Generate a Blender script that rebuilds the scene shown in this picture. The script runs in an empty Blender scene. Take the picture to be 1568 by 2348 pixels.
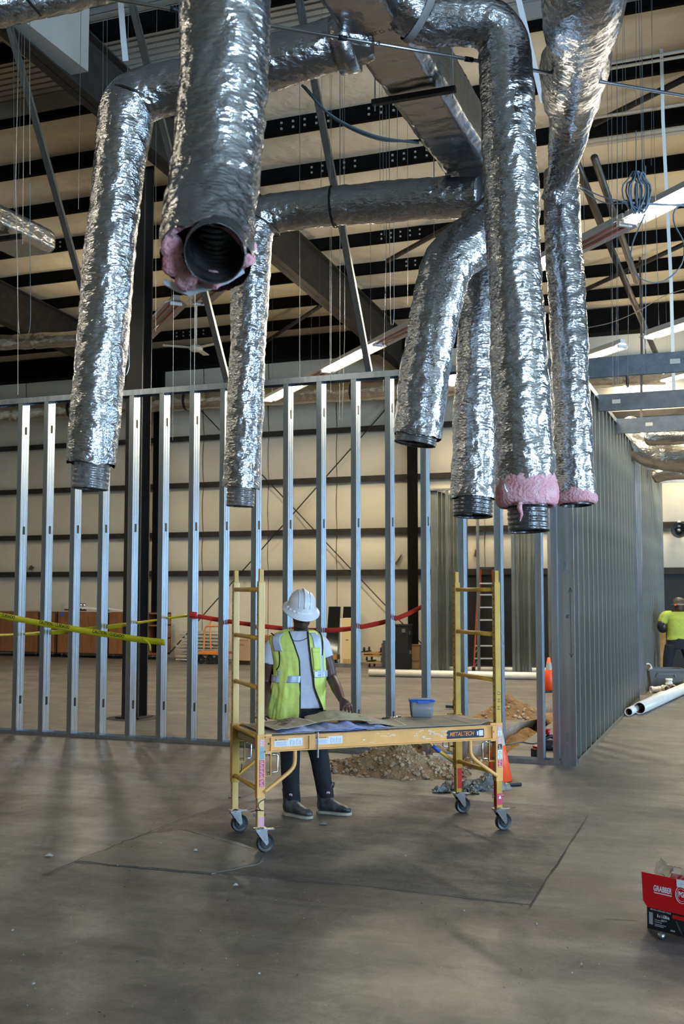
import bpy, bmesh, math, random
from mathutils import Vector, Matrix, noise, Quaternion
R = math.radians
scn = bpy.context.scene
COL = scn.collection
random.seed(7)

# ---------------------------------------------------------------- camera
FPX, CXP, CYP, CAMH = 2450.0, 784.0, 1174.0, 1.80
PITCH = math.atan(178 / 2450.0)
cam = bpy.data.cameras.new('camera')
cam.sensor_fit = 'VERTICAL'; cam.sensor_height = 36.0; cam.sensor_width = 24.0
cam.lens = 36.0 * FPX / 2348.0
cam.clip_start = 0.05; cam.clip_end = 200
cam.dof.use_dof = True; cam.dof.focus_distance = 8.4; cam.dof.aperture_fstop = 4.5
camo = bpy.data.objects.new('camera', cam); COL.objects.link(camo)
camo.location = (0, 0, CAMH); camo.rotation_euler = (math.pi / 2 + PITCH, 0, math.radians(20.6))   # the camera looks across the building's grid
scn.camera = camo

# ---------------------------------------------------------------- world, daylight, exposure
TH = R(20.6)                                   # the world axes follow the building; the camera is turned by this
CT, ST = math.cos(TH), math.sin(TH)
def W(s, c, z=0.0):                            # along the far wall, towards the far wall, up
    return Vector((s, c, z))
def A(x, y, z=0.0):                            # right of / in front of the camera, in metres, to world
    return Vector((x * CT - y * ST, x * ST + y * CT, z))
world = bpy.data.worlds.new('world'); scn.world = world
world.use_nodes = True
world.node_tree.nodes['Background'].inputs[0].default_value = (0.55, 0.68, 0.9, 1)
world.node_tree.nodes['Background'].inputs[1].default_value = 0.6

def area(name, loc, target, sx, sy, power, col, spread=180):
    l = bpy.data.lights.new(name, 'AREA'); l.shape = 'RECTANGLE'; l.size = sx; l.size_y = sy
    l.energy = power; l.color = col; l.spread = R(spread)
    o = bpy.data.objects.new(name, l); COL.objects.link(o); o.location = loc
    d = (Vector(target) - Vector(loc)).normalized()
    o.rotation_euler = d.to_track_quat('-Z', 'Y').to_euler()
    return o
# daylight through the open dock doors in the near wall (right of the camera) and in the right wall
NEAR_C, RIGHT_S, LEFT_S, FAR_C = -7.0, 17.0, -24.0, 25.2
area('daylight_near_door', W(11.5, NEAR_C + 0.15, 2.7), W(11.0, 3, 2.4), 5.6, 4.8, 4000, (0.46, 0.70, 1.0))
area('daylight_side_door', W(RIGHT_S - 0.2, 11.0, 2.7), W(0, 11.0, 2.4), 5.2, 4.6, 3200, (0.46, 0.70, 1.0))

scn.view_settings.view_transform = 'Standard'
scn.view_settings.look = 'None'
scn.view_settings.exposure = 0.0
scn.view_settings.gamma = 1.0
scn.view_settings.use_curve_mapping = False
scn.cycles.max_bounces = 6; scn.cycles.diffuse_bounces = 3; scn.cycles.glossy_bounces = 3
scn.cycles.transmission_bounces = 6; scn.cycles.transparent_max_bounces = 8
scn.cycles.sample_clamp_indirect = 6.0
scn.cycles.caustics_reflective = False; scn.cycles.caustics_refractive = False
scn.cycles.use_denoising = True; scn.cycles.use_adaptive_sampling = True
scn.cycles.adaptive_threshold = 0.09; scn.cycles.adaptive_min_samples = 12

# ---------------------------------------------------------------- photograph measurements to places
def ray(px, py):
    a = (px - CXP) / FPX; b = (CYP - py) / FPX
    return a, math.cos(PITCH) - math.sin(PITCH) * b, math.sin(PITCH) + math.cos(PITCH) * b
def P(px, py, Y):
    x, y, z = ray(px, py); k = Y / y
    return A(x * k, Y, CAMH + z * k)
def Z(px, py, zz=0.0):
    x, y, z = ray(px, py); k = (zz - CAMH) / z
    return A(x * k, y * k, zz)
def C_(px, py, c):                             # on the plane at building depth c
    x, y, z = ray(px, py); k = c / (x * ST + y * CT)
    return A(x * k, y * k, CAMH + z * k)
def sc(p): return p[0], p[1]

# ---------------------------------------------------------------- materials
M = {}
def nmat(name):
    m = bpy.data.materials.new(name); m.use_nodes = True
    nt = m.node_tree; b = nt.nodes['Principled BSDF']
    M[name] = m
    return m, nt, b
def rgb(c): return (c[0], c[1], c[2], 1.0)
def srgb(r, g, b):
    f = lambda v: ((v / 255.0) / 12.92 if v / 255.0 <= 0.04045 else (((v / 255.0) + 0.055) / 1.055) ** 2.4)
    return (f(r), f(g), f(b))
def mat(name, col, rough=0.6, metal=0.0, var=0.0, scale=8.0, bump=0.0, bscale=40.0, spec=None, col2=None,
        detail=4.0, stretch=None, trans=0.0, ior=1.45, alpha=1.0, emit=None, estr=0.0, dist=0.01, coat=0.0):
    m, nt, b = nmat(name)
    b.inputs['Base Color'].default_value = rgb(col); b.inputs['Roughness'].default_value = rough
    b.inputs['Metallic'].default_value = metal
    if spec is not None: b.inputs['Specular IOR Level'].default_value = spec
    if trans: b.inputs['Transmission Weight'].default_value = trans; b.inputs['IOR'].default_value = ior
    if alpha < 1: b.inputs['Alpha'].default_value = alpha
    if coat: b.inputs['Coat Weight'].default_value = coat
    if emit: b.inputs['Emission Color'].default_value = rgb(emit); b.inputs['Emission Strength'].default_value = estr
    tc = None
    if var or col2 or bump:
        tc = nt.nodes.new('ShaderNodeTexCoord'); src = tc.outputs['Object']
        if stretch:
            mp = nt.nodes.new('ShaderNodeMapping'); mp.inputs['Scale'].default_value = stretch
            nt.links.new(src, mp.inputs['Vector']); src = mp.outputs['Vector']
    if var or col2:
        n = nt.nodes.new('ShaderNodeTexNoise'); n.inputs['Scale'].default_value = scale; n.inputs['Detail'].default_value = detail
        nt.links.new(src, n.inputs['Vector'])
        rp = nt.nodes.new('ShaderNodeValToRGB'); rp.color_ramp.elements[0].position = 0.32; rp.color_ramp.elements[1].position = 0.68
        c2 = col2 or tuple(min(1, v * (1 + var)) for v in col)
        c1 = col if col2 else tuple(v * (1 - var) for v in col)
        rp.color_ramp.elements[0].color = rgb(c1); rp.color_ramp.elements[1].color = rgb(c2)
        nt.links.new(n.outputs['Fac'], rp.inputs['Fac']); nt.links.new(rp.outputs['Color'], b.inputs['Base Color'])
    if bump:
        n2 = nt.nodes.new('ShaderNodeTexNoise'); n2.inputs['Scale'].default_value = bscale; n2.inputs['Detail'].default_value = 5
        nt.links.new(src, n2.inputs['Vector'])
        bp = nt.nodes.new('ShaderNodeBump'); bp.inputs['Strength'].default_value = bump; bp.inputs['Distance'].default_value = dist
        nt.links.new(n2.outputs['Fac'], bp.inputs['Height']); nt.links.new(bp.outputs['Normal'], b.inputs['Normal'])
    return m

def concrete(name, base, dark, light, bumpk=0.25, stretch=(1, 1, 1), rmin=0.32, rmax=0.60):
    m, nt, b = nmat(name); N = nt.nodes.new; L = nt.links.new
    tc = N('ShaderNodeTexCoord'); mp = N('ShaderNodeMapping'); mp.inputs['Scale'].default_value = stretch
    mp.inputs['Rotation'].default_value = (0, 0, R(8))
    L(tc.outputs['Object'], mp.inputs['Vector'])
    n1 = N('ShaderNodeTexNoise'); n1.inputs['Scale'].default_value = 0.8; n1.inputs['Detail'].default_value = 7; n1.inputs['Roughness'].default_value = 0.62
    n2 = N('ShaderNodeTexNoise'); n2.inputs['Scale'].default_value = 5.0; n2.inputs['Detail'].default_value = 8; n2.inputs['Roughness'].default_value = 0.7
    n2.inputs['Distortion'].default_value = 2.2
    mp2 = N('ShaderNodeMapping'); mp2.inputs['Scale'].default_value = (0.35, 2.6, 1); mp2.inputs['Rotation'].default_value = (0, 0, R(-14))
    L(tc.outputs['Object'], mp2.inputs['Vector'])
    n3 = N('ShaderNodeTexNoise'); n3.inputs['Scale'].default_value = 2.2; n3.inputs['Detail'].default_value = 6; n3.inputs['Distortion'].default_value = 0.8
    L(mp.outputs['Vector'], n1.inputs['Vector']); L(mp.outputs['Vector'], n2.inputs['Vector']); L(mp2.outputs['Vector'], n3.inputs['Vector'])
    r1 = N('ShaderNodeValToRGB'); e = r1.color_ramp.elements
    e[0].position = 0.30; e[0].color = rgb(dark); e[1].position = 0.72; e[1].color = rgb(light)
    k = e.new(0.5); k.color = rgb(base)
    ad = N('ShaderNodeMath'); ad.operation = 'MULTIPLY_ADD'; ad.inputs[1].default_value = 0.45
    ad2 = N('ShaderNodeMath'); ad2.operation = 'MULTIPLY_ADD'; ad2.inputs[1].default_value = 0.35
    ad3 = N('ShaderNodeMath'); ad3.operation = 'MULTIPLY'; ad3.inputs[1].default_value = 0.42
    L(n2.outputs['Fac'], ad3.inputs[0]); L(n3.outputs['Fac'], ad2.inputs[0]); L(ad3.outputs[0], ad2.inputs[2])
    L(n1.outputs['Fac'], ad.inputs[0]); L(ad2.outputs[0], ad.inputs[2])
    sp = N('ShaderNodeMath'); sp.operation = 'MULTIPLY_ADD'; sp.inputs[1].default_value = 1.5; sp.inputs[2].default_value = -0.41
    L(ad.outputs[0], sp.inputs[0])
    L(sp.outputs[0], r1.inputs['Fac'])
    # fine dark specks and crumbs
    vo = N('ShaderNodeTexNoise'); vo.inputs['Scale'].default_value = 55; vo.inputs['Detail'].default_value = 3
    L(tc.outputs['Object'], vo.inputs['Vector'])
    rs = N('ShaderNodeMapRange'); rs.inputs['From Min'].default_value = 0.30; rs.inputs['From Max'].default_value = 0.42
    rs.inputs['To Min'].default_value = 0.60; rs.inputs['To Max'].default_value = 1.0
    L(vo.outputs['Fac'], rs.inputs['Value'])
    mx = N('ShaderNodeMix'); mx.data_type = 'RGBA'; mx.blend_type = 'MULTIPLY'; mx.inputs['Factor'].default_value = 1.0
    L(r1.outputs['Color'], mx.inputs['A']); L(rs.outputs['Result'], mx.inputs['B'])
    L(mx.outputs['Result'], b.inputs['Base Color'])
    rr = N('ShaderNodeMapRange'); rr.inputs['To Min'].default_value = rmax; rr.inputs['To Max'].default_value = rmin
    rr.inputs['From Min'].default_value = 0.35; rr.inputs['From Max'].default_value = 0.65
    L(n1.outputs['Fac'], rr.inputs['Value']); L(rr.outputs['Result'], b.inputs['Roughness'])
    b.inputs['Specular IOR Level'].default_value = 0.5
    bp = N('ShaderNodeBump'); bp.inputs['Strength'].default_value = bumpk; bp.inputs['Distance'].default_value = 0.004
    L(n2.outputs['Fac'], bp.inputs['Height']); L(bp.outputs['Normal'], b.inputs['Normal'])
    return m
concrete('concrete', (0.122, 0.108, 0.096), (0.064, 0.056, 0.049), (0.205, 0.184, 0.166))
concrete('patch', (0.118, 0.103, 0.089), (0.062, 0.054, 0.047), (0.195, 0.174, 0.152), bumpk=0.6, stretch=(1.6, 1.6, 1), rmin=0.5, rmax=0.8)
concrete('patch_light', (0.138, 0.119, 0.100), (0.09, 0.077, 0.065), (0.19, 0.168, 0.142), bumpk=0.4, rmin=0.42, rmax=0.62)

def foil(name, base=(0.47, 0.475, 0.49), r=0.19, bump=0.30, sc1=30.0, sc2=120.0):
    m, nt, b = nmat(name); N = nt.nodes.new; L = nt.links.new
    b.inputs['Metallic'].default_value = 1.0; b.inputs['Base Color'].default_value = rgb(base); b.inputs['Roughness'].default_value = r
    tc = N('ShaderNodeTexCoord')
    mp = N('ShaderNodeMapping'); mp.inputs['Scale'].default_value = (1, 1, 2.1)
    L(tc.outputs['Object'], mp.inputs['Vector'])
    n0 = N('ShaderNodeTexNoise'); n0.inputs['Scale'].default_value = 9; n0.inputs['Detail'].default_value = 2
    L(mp.outputs['Vector'], n0.inputs['Vector'])
    vm = N('ShaderNodeVectorMath'); vm.operation = 'MULTIPLY_ADD'; vm.inputs[1].default_value = (0.10, 0.10, 0.10)
    L(n0.outputs['Color'], vm.inputs[0]); L(mp.outputs['Vector'], vm.inputs[2])
    v1 = N('ShaderNodeTexVoronoi'); v1.feature = 'F1'; v1.inputs['Scale'].default_value = sc1
    v2 = N('ShaderNodeTexVoronoi'); v2.feature = 'F1'; v2.inputs['Scale'].default_value = sc2
    L(vm.outputs[0], v1.inputs['Vector']); L(vm.outputs[0], v2.inputs['Vector'])
    ma = N('ShaderNodeMath'); ma.operation = 'MULTIPLY_ADD'; ma.inputs[1].default_value = 0.28
    L(v2.outputs['Distance'], ma.inputs[0]); L(v1.outputs['Distance'], ma.inputs[2])
    bp = N('ShaderNodeBump'); bp.inputs['Strength'].default_value = bump; bp.inputs['Distance'].default_value = 0.012
    L(ma.outputs[0], bp.inputs['Height']); L(bp.outputs['Normal'], b.inputs['Normal'])
    return m
foil('foil'); foil('foil_smooth', (0.46, 0.46, 0.47), 0.26, 0.22, 16, 90)
foil('foil_far', (0.62, 0.60, 0.55), 0.30, 0.8, 7, 24)
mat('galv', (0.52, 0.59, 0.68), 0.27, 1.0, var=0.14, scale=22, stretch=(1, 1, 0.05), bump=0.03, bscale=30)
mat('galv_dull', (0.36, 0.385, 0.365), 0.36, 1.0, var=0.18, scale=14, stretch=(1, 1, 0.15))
mat('galv_dark', (0.30, 0.33, 0.37), 0.38, 1.0, var=0.15, scale=8)
mat('black_steel', (0.005, 0.0046, 0.0042), 0.8, 0.0, var=0.3, scale=6, spec=0.06)
mat('brown_steel', (0.026, 0.021, 0.016), 0.6, 0.0, var=0.3, scale=6, spec=0.3)
mat('column_paint', (0.040, 0.032, 0.026), 0.35, 0.0, var=0.4, scale=4, stretch=(1, 1, 0.2))
mat('insulation_sheet', (0.66, 0.575, 0.43), 0.55, 0.0, var=0.07, scale=1.5, bump=0.5, bscale=3.0, dist=0.08)
mat('wall_panel', (0.64, 0.57, 0.44), 0.5, 0.0, var=0.06, scale=1.2, bump=0.25, bscale=2.0, dist=0.06)
mat('deck', (0.42, 0.38, 0.32), 0.6, 0.0, var=0.1, scale=3)
mat('white_paint', (0.74, 0.72, 0.68), 0.5, 0.0, var=0.04, scale=3)
mat('offwhite', (0.66, 0.62, 0.54), 0.5)
mat('black', (0.008, 0.008, 0.009), 0.5)
mat('black_wall', (0.010, 0.009, 0.008), 0.55, var=0.3, scale=2)
mat('rubber', (0.012, 0.012, 0.014), 0.45, var=0.3, scale=30)
mat('liner_grey', (0.15, 0.13, 0.115), 0.20, 0.0, var=0.45, scale=26, spec=0.8, bump=0.4, bscale=60, coat=0.4)
mat('liner', (0.035, 0.032, 0.032), 0.16, 0.0, var=0.5, scale=20, spec=0.9, bump=0.5, bscale=70, coat=0.6)
mat('pink', (0.78, 0.30, 0.33), 0.95, 0.0, col2=(0.90, 0.54, 0.54), scale=14, bump=1.0, bscale=60, dist=0.02)
mat('scaffold_yellow', (0.62, 0.33, 0.035), 0.38, 0.0, var=0.14, scale=9)
mat('scaffold_orange', (0.80, 0.40, 0.11), 0.40, 0.0, var=0.08, scale=9)
mat('chrome', (0.62, 0.64, 0.66), 0.22, 1.0, var=0.1, scale=30)
mat('wire', (0.40, 0.44, 0.47), 0.4, 1.0)
mat('cable_blue', (0.13, 0.17, 0.20), 0.45)
mat('red', (0.62, 0.010, 0.012), 0.38)
mat('white', (0.80, 0.80, 0.80), 0.5)
mat('conduit', (0.55, 0.58, 0.62), 0.22, 1.0)
mat('pvc', (0.70, 0.67, 0.60), 0.35, var=0.05, scale=8)
mat('pvc_inside', (0.32, 0.16, 0.09), 0.6)
mat('dark_pipe', (0.07, 0.055, 0.04), 0.45, 0.4, var=0.3, scale=8)
mat('light_tube', (1, 1, 1), 0.5, emit=(1.0, 0.93, 0.80), estr=14.0)
mat('dirt', (0.20, 0.105, 0.040), 0.95, 0.0, col2=(0.33, 0.20, 0.095), scale=12, bump=1.0, bscale=40, dist=0.03)
mat('gravel_dirt', (0.26, 0.165, 0.085), 0.95, 0.0, col2=(0.38, 0.27, 0.155), scale=14, bump=1.0, bscale=50, dist=0.03)
mat('stone', (0.40, 0.30, 0.19), 0.9, 0.0, var=0.3, scale=6)
mat('cut_concrete', (0.42, 0.39, 0.34), 0.9, 0.0, var=0.2, scale=14, bump=0.4, bscale=30)

# ---------------------------------------------------------------- mesh collecting helper
class MB:
    def __init__(self): self.v = []; self.f = []; self.smooth = False
    def add(self, vs, fs):
        o = len(self.v); self.v += [Vector(p) for p in vs]; self.f += [tuple(i + o for i in q) for q in fs]; return self
    def box(self, c, s, rot=None):
        hx, hy, hz = s[0] / 2, s[1] / 2, s[2] / 2; c = Vector(c)
        vs = [Vector((x, y, z)) for x in (-hx, hx) for y in (-hy, hy) for z in (-hz, hz)]
        if rot is not None: vs = [rot @ p for p in vs]
        return self.add([c + p for p in vs], [(0, 1, 3, 2), (4, 6, 7, 5), (0, 4, 5, 1), (2, 3, 7, 6), (0, 2, 6, 4), (1, 5, 7, 3)])
    def bbox(self, a, b):
        return self.box([(a[i] + b[i]) / 2 for i in range(3)], [abs(b[i] - a[i]) for i in range(3)])
    def bar(self, a, b, w, h, up=(0, 0, 1)):
        a, b = Vector(a), Vector(b); d = b - a; L = d.length; d.normalize(); up = Vector(up)
        if abs(d.dot(up)) > 0.98: up = Vector((0, 1, 0))
        x = d.cross(up).normalized(); z = x.cross(d).normalized()
        return self.box((a + b) / 2, (w, L, h), Matrix((x, d, z)).transposed())
    def tube(self, pts, r, seg=8, caps=True, closed=False, rfun=None):
        pts = [Vector(p) for p in pts]; n = len(pts)
        rs = r if isinstance(r, (list, tuple)) else [r] * n
        t0 = (pts[1] - pts[0]).normalized()
        nx = t0.orthogonal().normalized(); rings = []; prev = t0
        for i in range(n):
            if closed: t = (pts[(i + 1) % n] - pts[i - 1]).normalized()
            elif i == 0: t = t0
            elif i == n - 1: t = (pts[i] - pts[i - 1]).normalized()
            else: t = (pts[i + 1] - pts[i - 1]).normalized()
            q = prev.rotation_difference(t); nx = (q @ nx); nx = (nx - t * nx.dot(t)).normalized(); prev = t
            bn = t.cross(nx)
            rings.append([pts[i] + (nx * math.cos(2 * math.pi * k / seg) + bn * math.sin(2 * math.pi * k / seg)) * (rs[i] if rfun is None else rfun(i, k, rs[i])) for k in range(seg)])
        vs = [p for rg in rings for p in rg]; fs = []
        for i in range(n if closed else n - 1):
            j = (i + 1) % n
            for k in range(seg):
                k2 = (k + 1) % seg
                fs.append((i * seg + k, i * seg + k2, j * seg + k2, j * seg + k))
        if caps and not closed:
            fs.append(tuple(range(seg - 1, -1, -1))); fs.append(tuple((n - 1) * seg + k for k in range(seg)))
        return self.add(vs, fs)
    def lathe(self, prof, c=(0, 0, 0), seg=20, axis='Z', cap=False):
        vs = []; fs = []; c = Vector(c)
        for (r, z) in prof:
            for k in range(seg):
                a = 2 * math.pi * k / seg; x, y = r * math.cos(a), r * math.sin(a)
                vs.append(c + (Vector((x, y, z)) if axis == 'Z' else Vector((z, x, y)) if axis == 'X' else Vector((x, z, y))))
        n = len(prof)
        for i in range(n - 1):
            for k in range(seg):
                k2 = (k + 1) % seg; fs.append((i * seg + k, i * seg + k2, (i + 1) * seg + k2, (i + 1) * seg + k))
        if cap:
            fs.append(tuple(range(seg - 1, -1, -1))); fs.append(tuple((n - 1) * seg + k for k in range(seg)))
        return self.add(vs, fs)
    def loft(self, rings, caps=True, closed=True):
        n = len(rings); s = len(rings[0]); fs = []
        for i in range(n - 1):
            for k in range(s if closed else s - 1):
                k2 = (k + 1) % s; fs.append((i * s + k, i * s + k2, (i + 1) * s + k2, (i + 1) * s + k))
        if caps and closed:
            fs.append(tuple(range(s - 1, -1, -1))); fs.append(tuple((n - 1) * s + k for k in range(s)))
        return self.add([p for rg in rings for p in rg], fs)
    def grid(self, fn, nu, nv):
        vs = [fn(i / nu, j / nv) for j in range(nv + 1) for i in range(nu + 1)]
        fs = [(j * (nu + 1) + i, j * (nu + 1) + i + 1, (j + 1) * (nu + 1) + i + 1, (j + 1) * (nu + 1) + i) for j in range(nv) for i in range(nu)]
        return self.add(vs, fs)
    def prism(self, poly, fn0, fn1):
        n = len(poly); vs = [fn0(p) for p in poly] + [fn1(p) for p in poly]
        fs = [tuple(range(n - 1, -1, -1)), tuple(range(n, 2 * n))] + [(i, (i + 1) % n, n + (i + 1) % n, n + i) for i in range(n)]
        return self.add(vs, fs)
    def xf(self, m):
        self.v = [m @ p for p in self.v]; return self
    def mesh(self, name, material, off=Vector((0, 0, 0)), smooth=False):
        me = bpy.data.meshes.new(name)
        me.from_pydata([tuple(p - off) for p in self.v], [], self.f)
        bm = bmesh.new(); bm.from_mesh(me); bmesh.ops.recalc_face_normals(bm, faces=bm.faces); bm.to_mesh(me); bm.free()
        if material: me.materials.append(M[material])
        if smooth: me.polygons.foreach_set('use_smooth', [True] * len(me.polygons))
        return me
    def build(self, name, material, parent=None, smooth=False, local=False, solid=0.0, bevel=0.0, label=None, sub=0):
        off = Vector((0, 0, 0))
        if parent is not None and not local:
            q = parent
            while q is not None: off = off + q.location; q = q.parent
        o = bpy.data.objects.new(name, self.mesh(name, material, off, smooth)); COL.objects.link(o)
        o.parent = parent
        if label: o['label'] = label
        if solid:
            md = o.modifiers.new('solid', 'SOLIDIFY'); md.thickness = solid; md.offset = 0
        if bevel:
            md = o.modifiers.new('bevel', 'BEVEL'); md.width = bevel; md.segments = 2; md.limit_method = 'ANGLE'; md.angle_limit = R(40)
        if sub:
            md = o.modifiers.new('sub', 'SUBSURF'); md.levels = sub; md.render_levels = sub
        return o
def tag(o, label, cat, group=None, kind=None):
    o['label'] = label; o['category'] = cat
    if group: o['group'] = group
    if kind: o['kind'] = kind
    return o
def thing(name, label, cat, loc=(0, 0, 0), rz=0.0, group=None):
    o = bpy.data.objects.new(name, None); COL.objects.link(o); o.location = Vector(loc); o.rotation_euler = (0, 0, rz)
    o.empty_display_size = 0.1
    return tag(o, label, cat, group)
def structure(o, label=None):
    o['kind'] = 'structure'
    if label: o['label'] = label
    return o
def share(o, name=None, parent=None, loc=None):      # a copy that shares its mesh
    c = o.copy(); COL.objects.link(c); c.parent = parent if parent is not None else o.parent
    if loc is not None: c.location = Vector(loc)
    return c
def copy_tree(o, parent=None):
    c = o.copy(); COL.objects.link(c); c.parent = parent
    for ch in list(o.children): copy_tree(ch, c)
    return c
def crom(pts, step=0.05):                            # smooth path through points, evenly resampled
    pts = [Vector(p) for p in pts]; ext = [pts[0] * 2 - pts[1]] + pts + [pts[-1] * 2 - pts[-2]]
    dense = []
    for i in range(1, len(ext) - 2):
        p0, p1, p2, p3 = ext[i - 1:i + 3]
        for k in range(24):
            t = k / 24
            dense.append(0.5 * ((2 * p1) + (p2 - p0) * t + (2 * p0 - 5 * p1 + 4 * p2 - p3) * t * t + (3 * p1 - p0 - 3 * p2 + p3) * t ** 3))
    dense.append(pts[-1])
    L = [0]
    for a, b in zip(dense, dense[1:]): L.append(L[-1] + (b - a).length)
    n = max(2, int(L[-1] / step)); out = []; j = 0
    for i in range(n + 1):
        d = L[-1] * i / n
        while j < len(L) - 2 and L[j + 1] < d: j += 1
        seg = L[j + 1] - L[j]; t = (d - L[j]) / seg if seg > 1e-9 else 0
        out.append(dense[j].lerp(dense[j + 1], t))
    return out
def text_mesh(s, size, extrude=0.0, align='CENTER', shear=0.0, bold=0.0, spacing=1.0):
    c = bpy.data.curves.new('t', 'FONT'); c.body = s; c.size = size; c.align_x = align; c.align_y = 'CENTER'
    c.extrude = extrude; c.shear = shear; c.offset = bold; c.space_character = spacing; c.resolution_u = 3
    o = bpy.data.objects.new('t', c); COL.objects.link(o)
    dg = bpy.context.evaluated_depsgraph_get(); me = bpy.data.meshes.new_from_object(o.evaluated_get(dg))
    bpy.data.objects.remove(o); bpy.data.curves.remove(c)
    return me
def lettering(name, s, size, material, origin, xdir, ydir, parent=None, align='CENTER', shear=0.0, bold=0.0, spacing=1.0, local=False, xs=1.0):
    me = text_mesh(s, size, 0.0, align, shear, bold, spacing)
    x = Vector(xdir).normalized() * xs; y = Vector(ydir).normalized(); n = x.normalized().cross(y)
    m = Matrix((x, y, n)).transposed().to_4x4(); off = Vector((0, 0, 0)); q = parent
    if not local:
        while q is not None: off = off + q.location; q = q.parent
    m.translation = Vector(origin) - off
    me.transform(m); me.name = name; me.materials.clear(); me.materials.append(M[material])
    o = bpy.data.objects.new(name, me); COL.objects.link(o); o.parent = parent
    return o
# ================================================================ the shell of the building
def roof_z(c): return 9.55 - 0.06 * c                # underside of the purlins
def gridobj(mb, name, material, parent=None, smooth=False, label=None, **k):
    return mb.build(name, material, parent, smooth=smooth, label=label, **k)
# floor with the plumbing trench cut through the slab
TS0, TS1, TC0, TC1 = -2.92, -2.50, 10.62, 22.0
fl = MB()
for (a, b) in (((LEFT_S, NEAR_C), (TS0, FAR_C)), ((TS1, NEAR_C), (RIGHT_S, FAR_C)), ((TS0, NEAR_C), (TS1, TC0)), ((TS0, TC1), (TS1, FAR_C))):
    fl.add([(a[0], a[1], 0), (b[0], a[1], 0), (b[0], b[1], 0), (a[0], b[1], 0)], [(0, 1, 2, 3)])
floor = structure(gridobj(fl, 'floor', 'concrete'), 'worn grey concrete warehouse floor with cracks and stains')
for p in floor.data.polygons: pass
tr = MB()
for (a, b) in (((TS0, TC0), (TS0, TC1)), ((TS1, TC1), (TS1, TC0)), ((TS0, TC1), (TS1, TC1)), ((TS1, TC0), (TS0, TC0))):
    tr.add([(a[0], a[1], 0), (b[0], b[1], 0), (b[0], b[1], -0.35), (a[0], a[1], -0.35)], [(0, 1, 2, 3)])
gridobj(tr, 'trench_edge', 'cut_concrete', floor, label='pale sawn edge of the slab along the trench')
so = MB(); so.grid(lambda u, v: Vector((TS0 + (TS1 - TS0) * u, TC0 + (TC1 - TC0) * v,
      -0.17 + 0.07 * abs(u - 0.5) + 0.09 * noise.noise(Vector((u * 2.2, v * 22, 3))) + 0.03 * noise.noise(Vector((u * 8, v * 80, 1))))), 12, 220)
o = gridobj(so, 'trench_soil', 'dirt', floor, smooth=True, label='brown soil lying in the trench'); o['kind'] = 'stuff'
# repaired slab patches (a broken-off triangle at the left, a rough rectangle under the scaffold)
def patch(name, pts, material, h=0.004):
    mb = MB(); q = [Z(*p) for p in pts]; n = len(q)
    ctr = sum(q, Vector()) / n
    mb.add([p + Vector((0, 0, h)) for p in q] + [p + Vector((0, 0, -0.01)) for p in q],
           [tuple(range(n))] + [(i, (i + 1) % n, n + (i + 1) % n, n + i) for i in range(n)])
    return mb.build(name, material, floor)
def jag(a, b, n, amp, seed):
    rnd = random.Random(seed); out = []
    for i in range(n):
        t = i / n; out.append((a[0] + (b[0] - a[0]) * t + rnd.uniform(-amp, amp), a[1] + (b[1] - a[1]) * t + rnd.uniform(-amp, amp) * 0.4))
    return out
patch('slab_patch', jag((172, 1976), (525, 1842), 9, 4, 1) + jag((525, 1842), (860, 1815), 5, 3, 2) + jag((860, 1815), (1355, 1858), 6, 3, 3)
      + jag((1355, 1858), (1215, 2074), 3, 1, 4) + jag((1215, 2074), (620, 2012), 8, 5, 5) + jag((620, 2012), (490, 2004), 2, 3, 6), 'patch', 0.003)
patch('slab_patch', jag((180, 1977), (330, 1914), 4, 3, 7) + jag((330, 1914), (420, 1905), 3, 3, 8) + jag((420, 1905), (500, 1920), 3, 2, 9)
      + [(545, 1933), (590, 1950), (606, 1962), (603, 1976), (590, 1984)] + jag((570, 1988), (485, 2005), 5, 3, 10) + jag((485, 2005), (180, 1977), 8, 3, 11), 'patch_light', 0.007)
def crack(pts, w, h=0.0085, name='crack'):
    mb = MB(); q = [Z(*p) for p in pts]
    for i, (a, b) in enumerate(zip(q, q[1:])):
        d = (b - a).normalized(); n = Vector((-d.y, d.x, 0)) * w * (0.4 + 0.8 * abs(noise.noise(a * 3)))
        mb.add([a - n + Vector((0, 0, h)), b - n + Vector((0, 0, h)), b + n + Vector((0, 0, h)), a + n + Vector((0, 0, h))], [(0, 1, 2, 3)])
    return mb.build(name, 'crack', floor)
mat('crack', (0.03, 0.027, 0.024), 0.9)
crack(jag((100, 2010), (172, 1977), 4, 3, 21) + jag((172, 1977), (330, 1914), 14, 4, 22) + jag((330, 1914), (525, 1842), 14, 3, 23) + jag((525, 1842), (650, 1795), 8, 3, 24), 0.006)
crack(jag((172, 1978), (490, 2005), 22, 3, 25) + jag((490, 2005), (603, 1978), 8, 2, 26) + [(606, 1960)], 0.004)
crack(jag((330, 1914), (420, 1905), 5, 3, 27) + jag((420, 1905), (605, 1957), 12, 2, 28), 0.004)
crack(jag((1213, 2082), (1357, 1857), 14, 2, 29), 0.005)
crack(jag((620, 2012), (1213, 2075), 24, 4, 30), 0.003)
crack(jag((740, 1817), (1060, 1838), 14, 2, 31) + jag((1060, 1838), (1360, 1856), 12, 2, 32), 0.005)
crack(jag((1390, 2108), (1482, 2114), 4, 1, 33), 0.004, 0.003)

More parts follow.
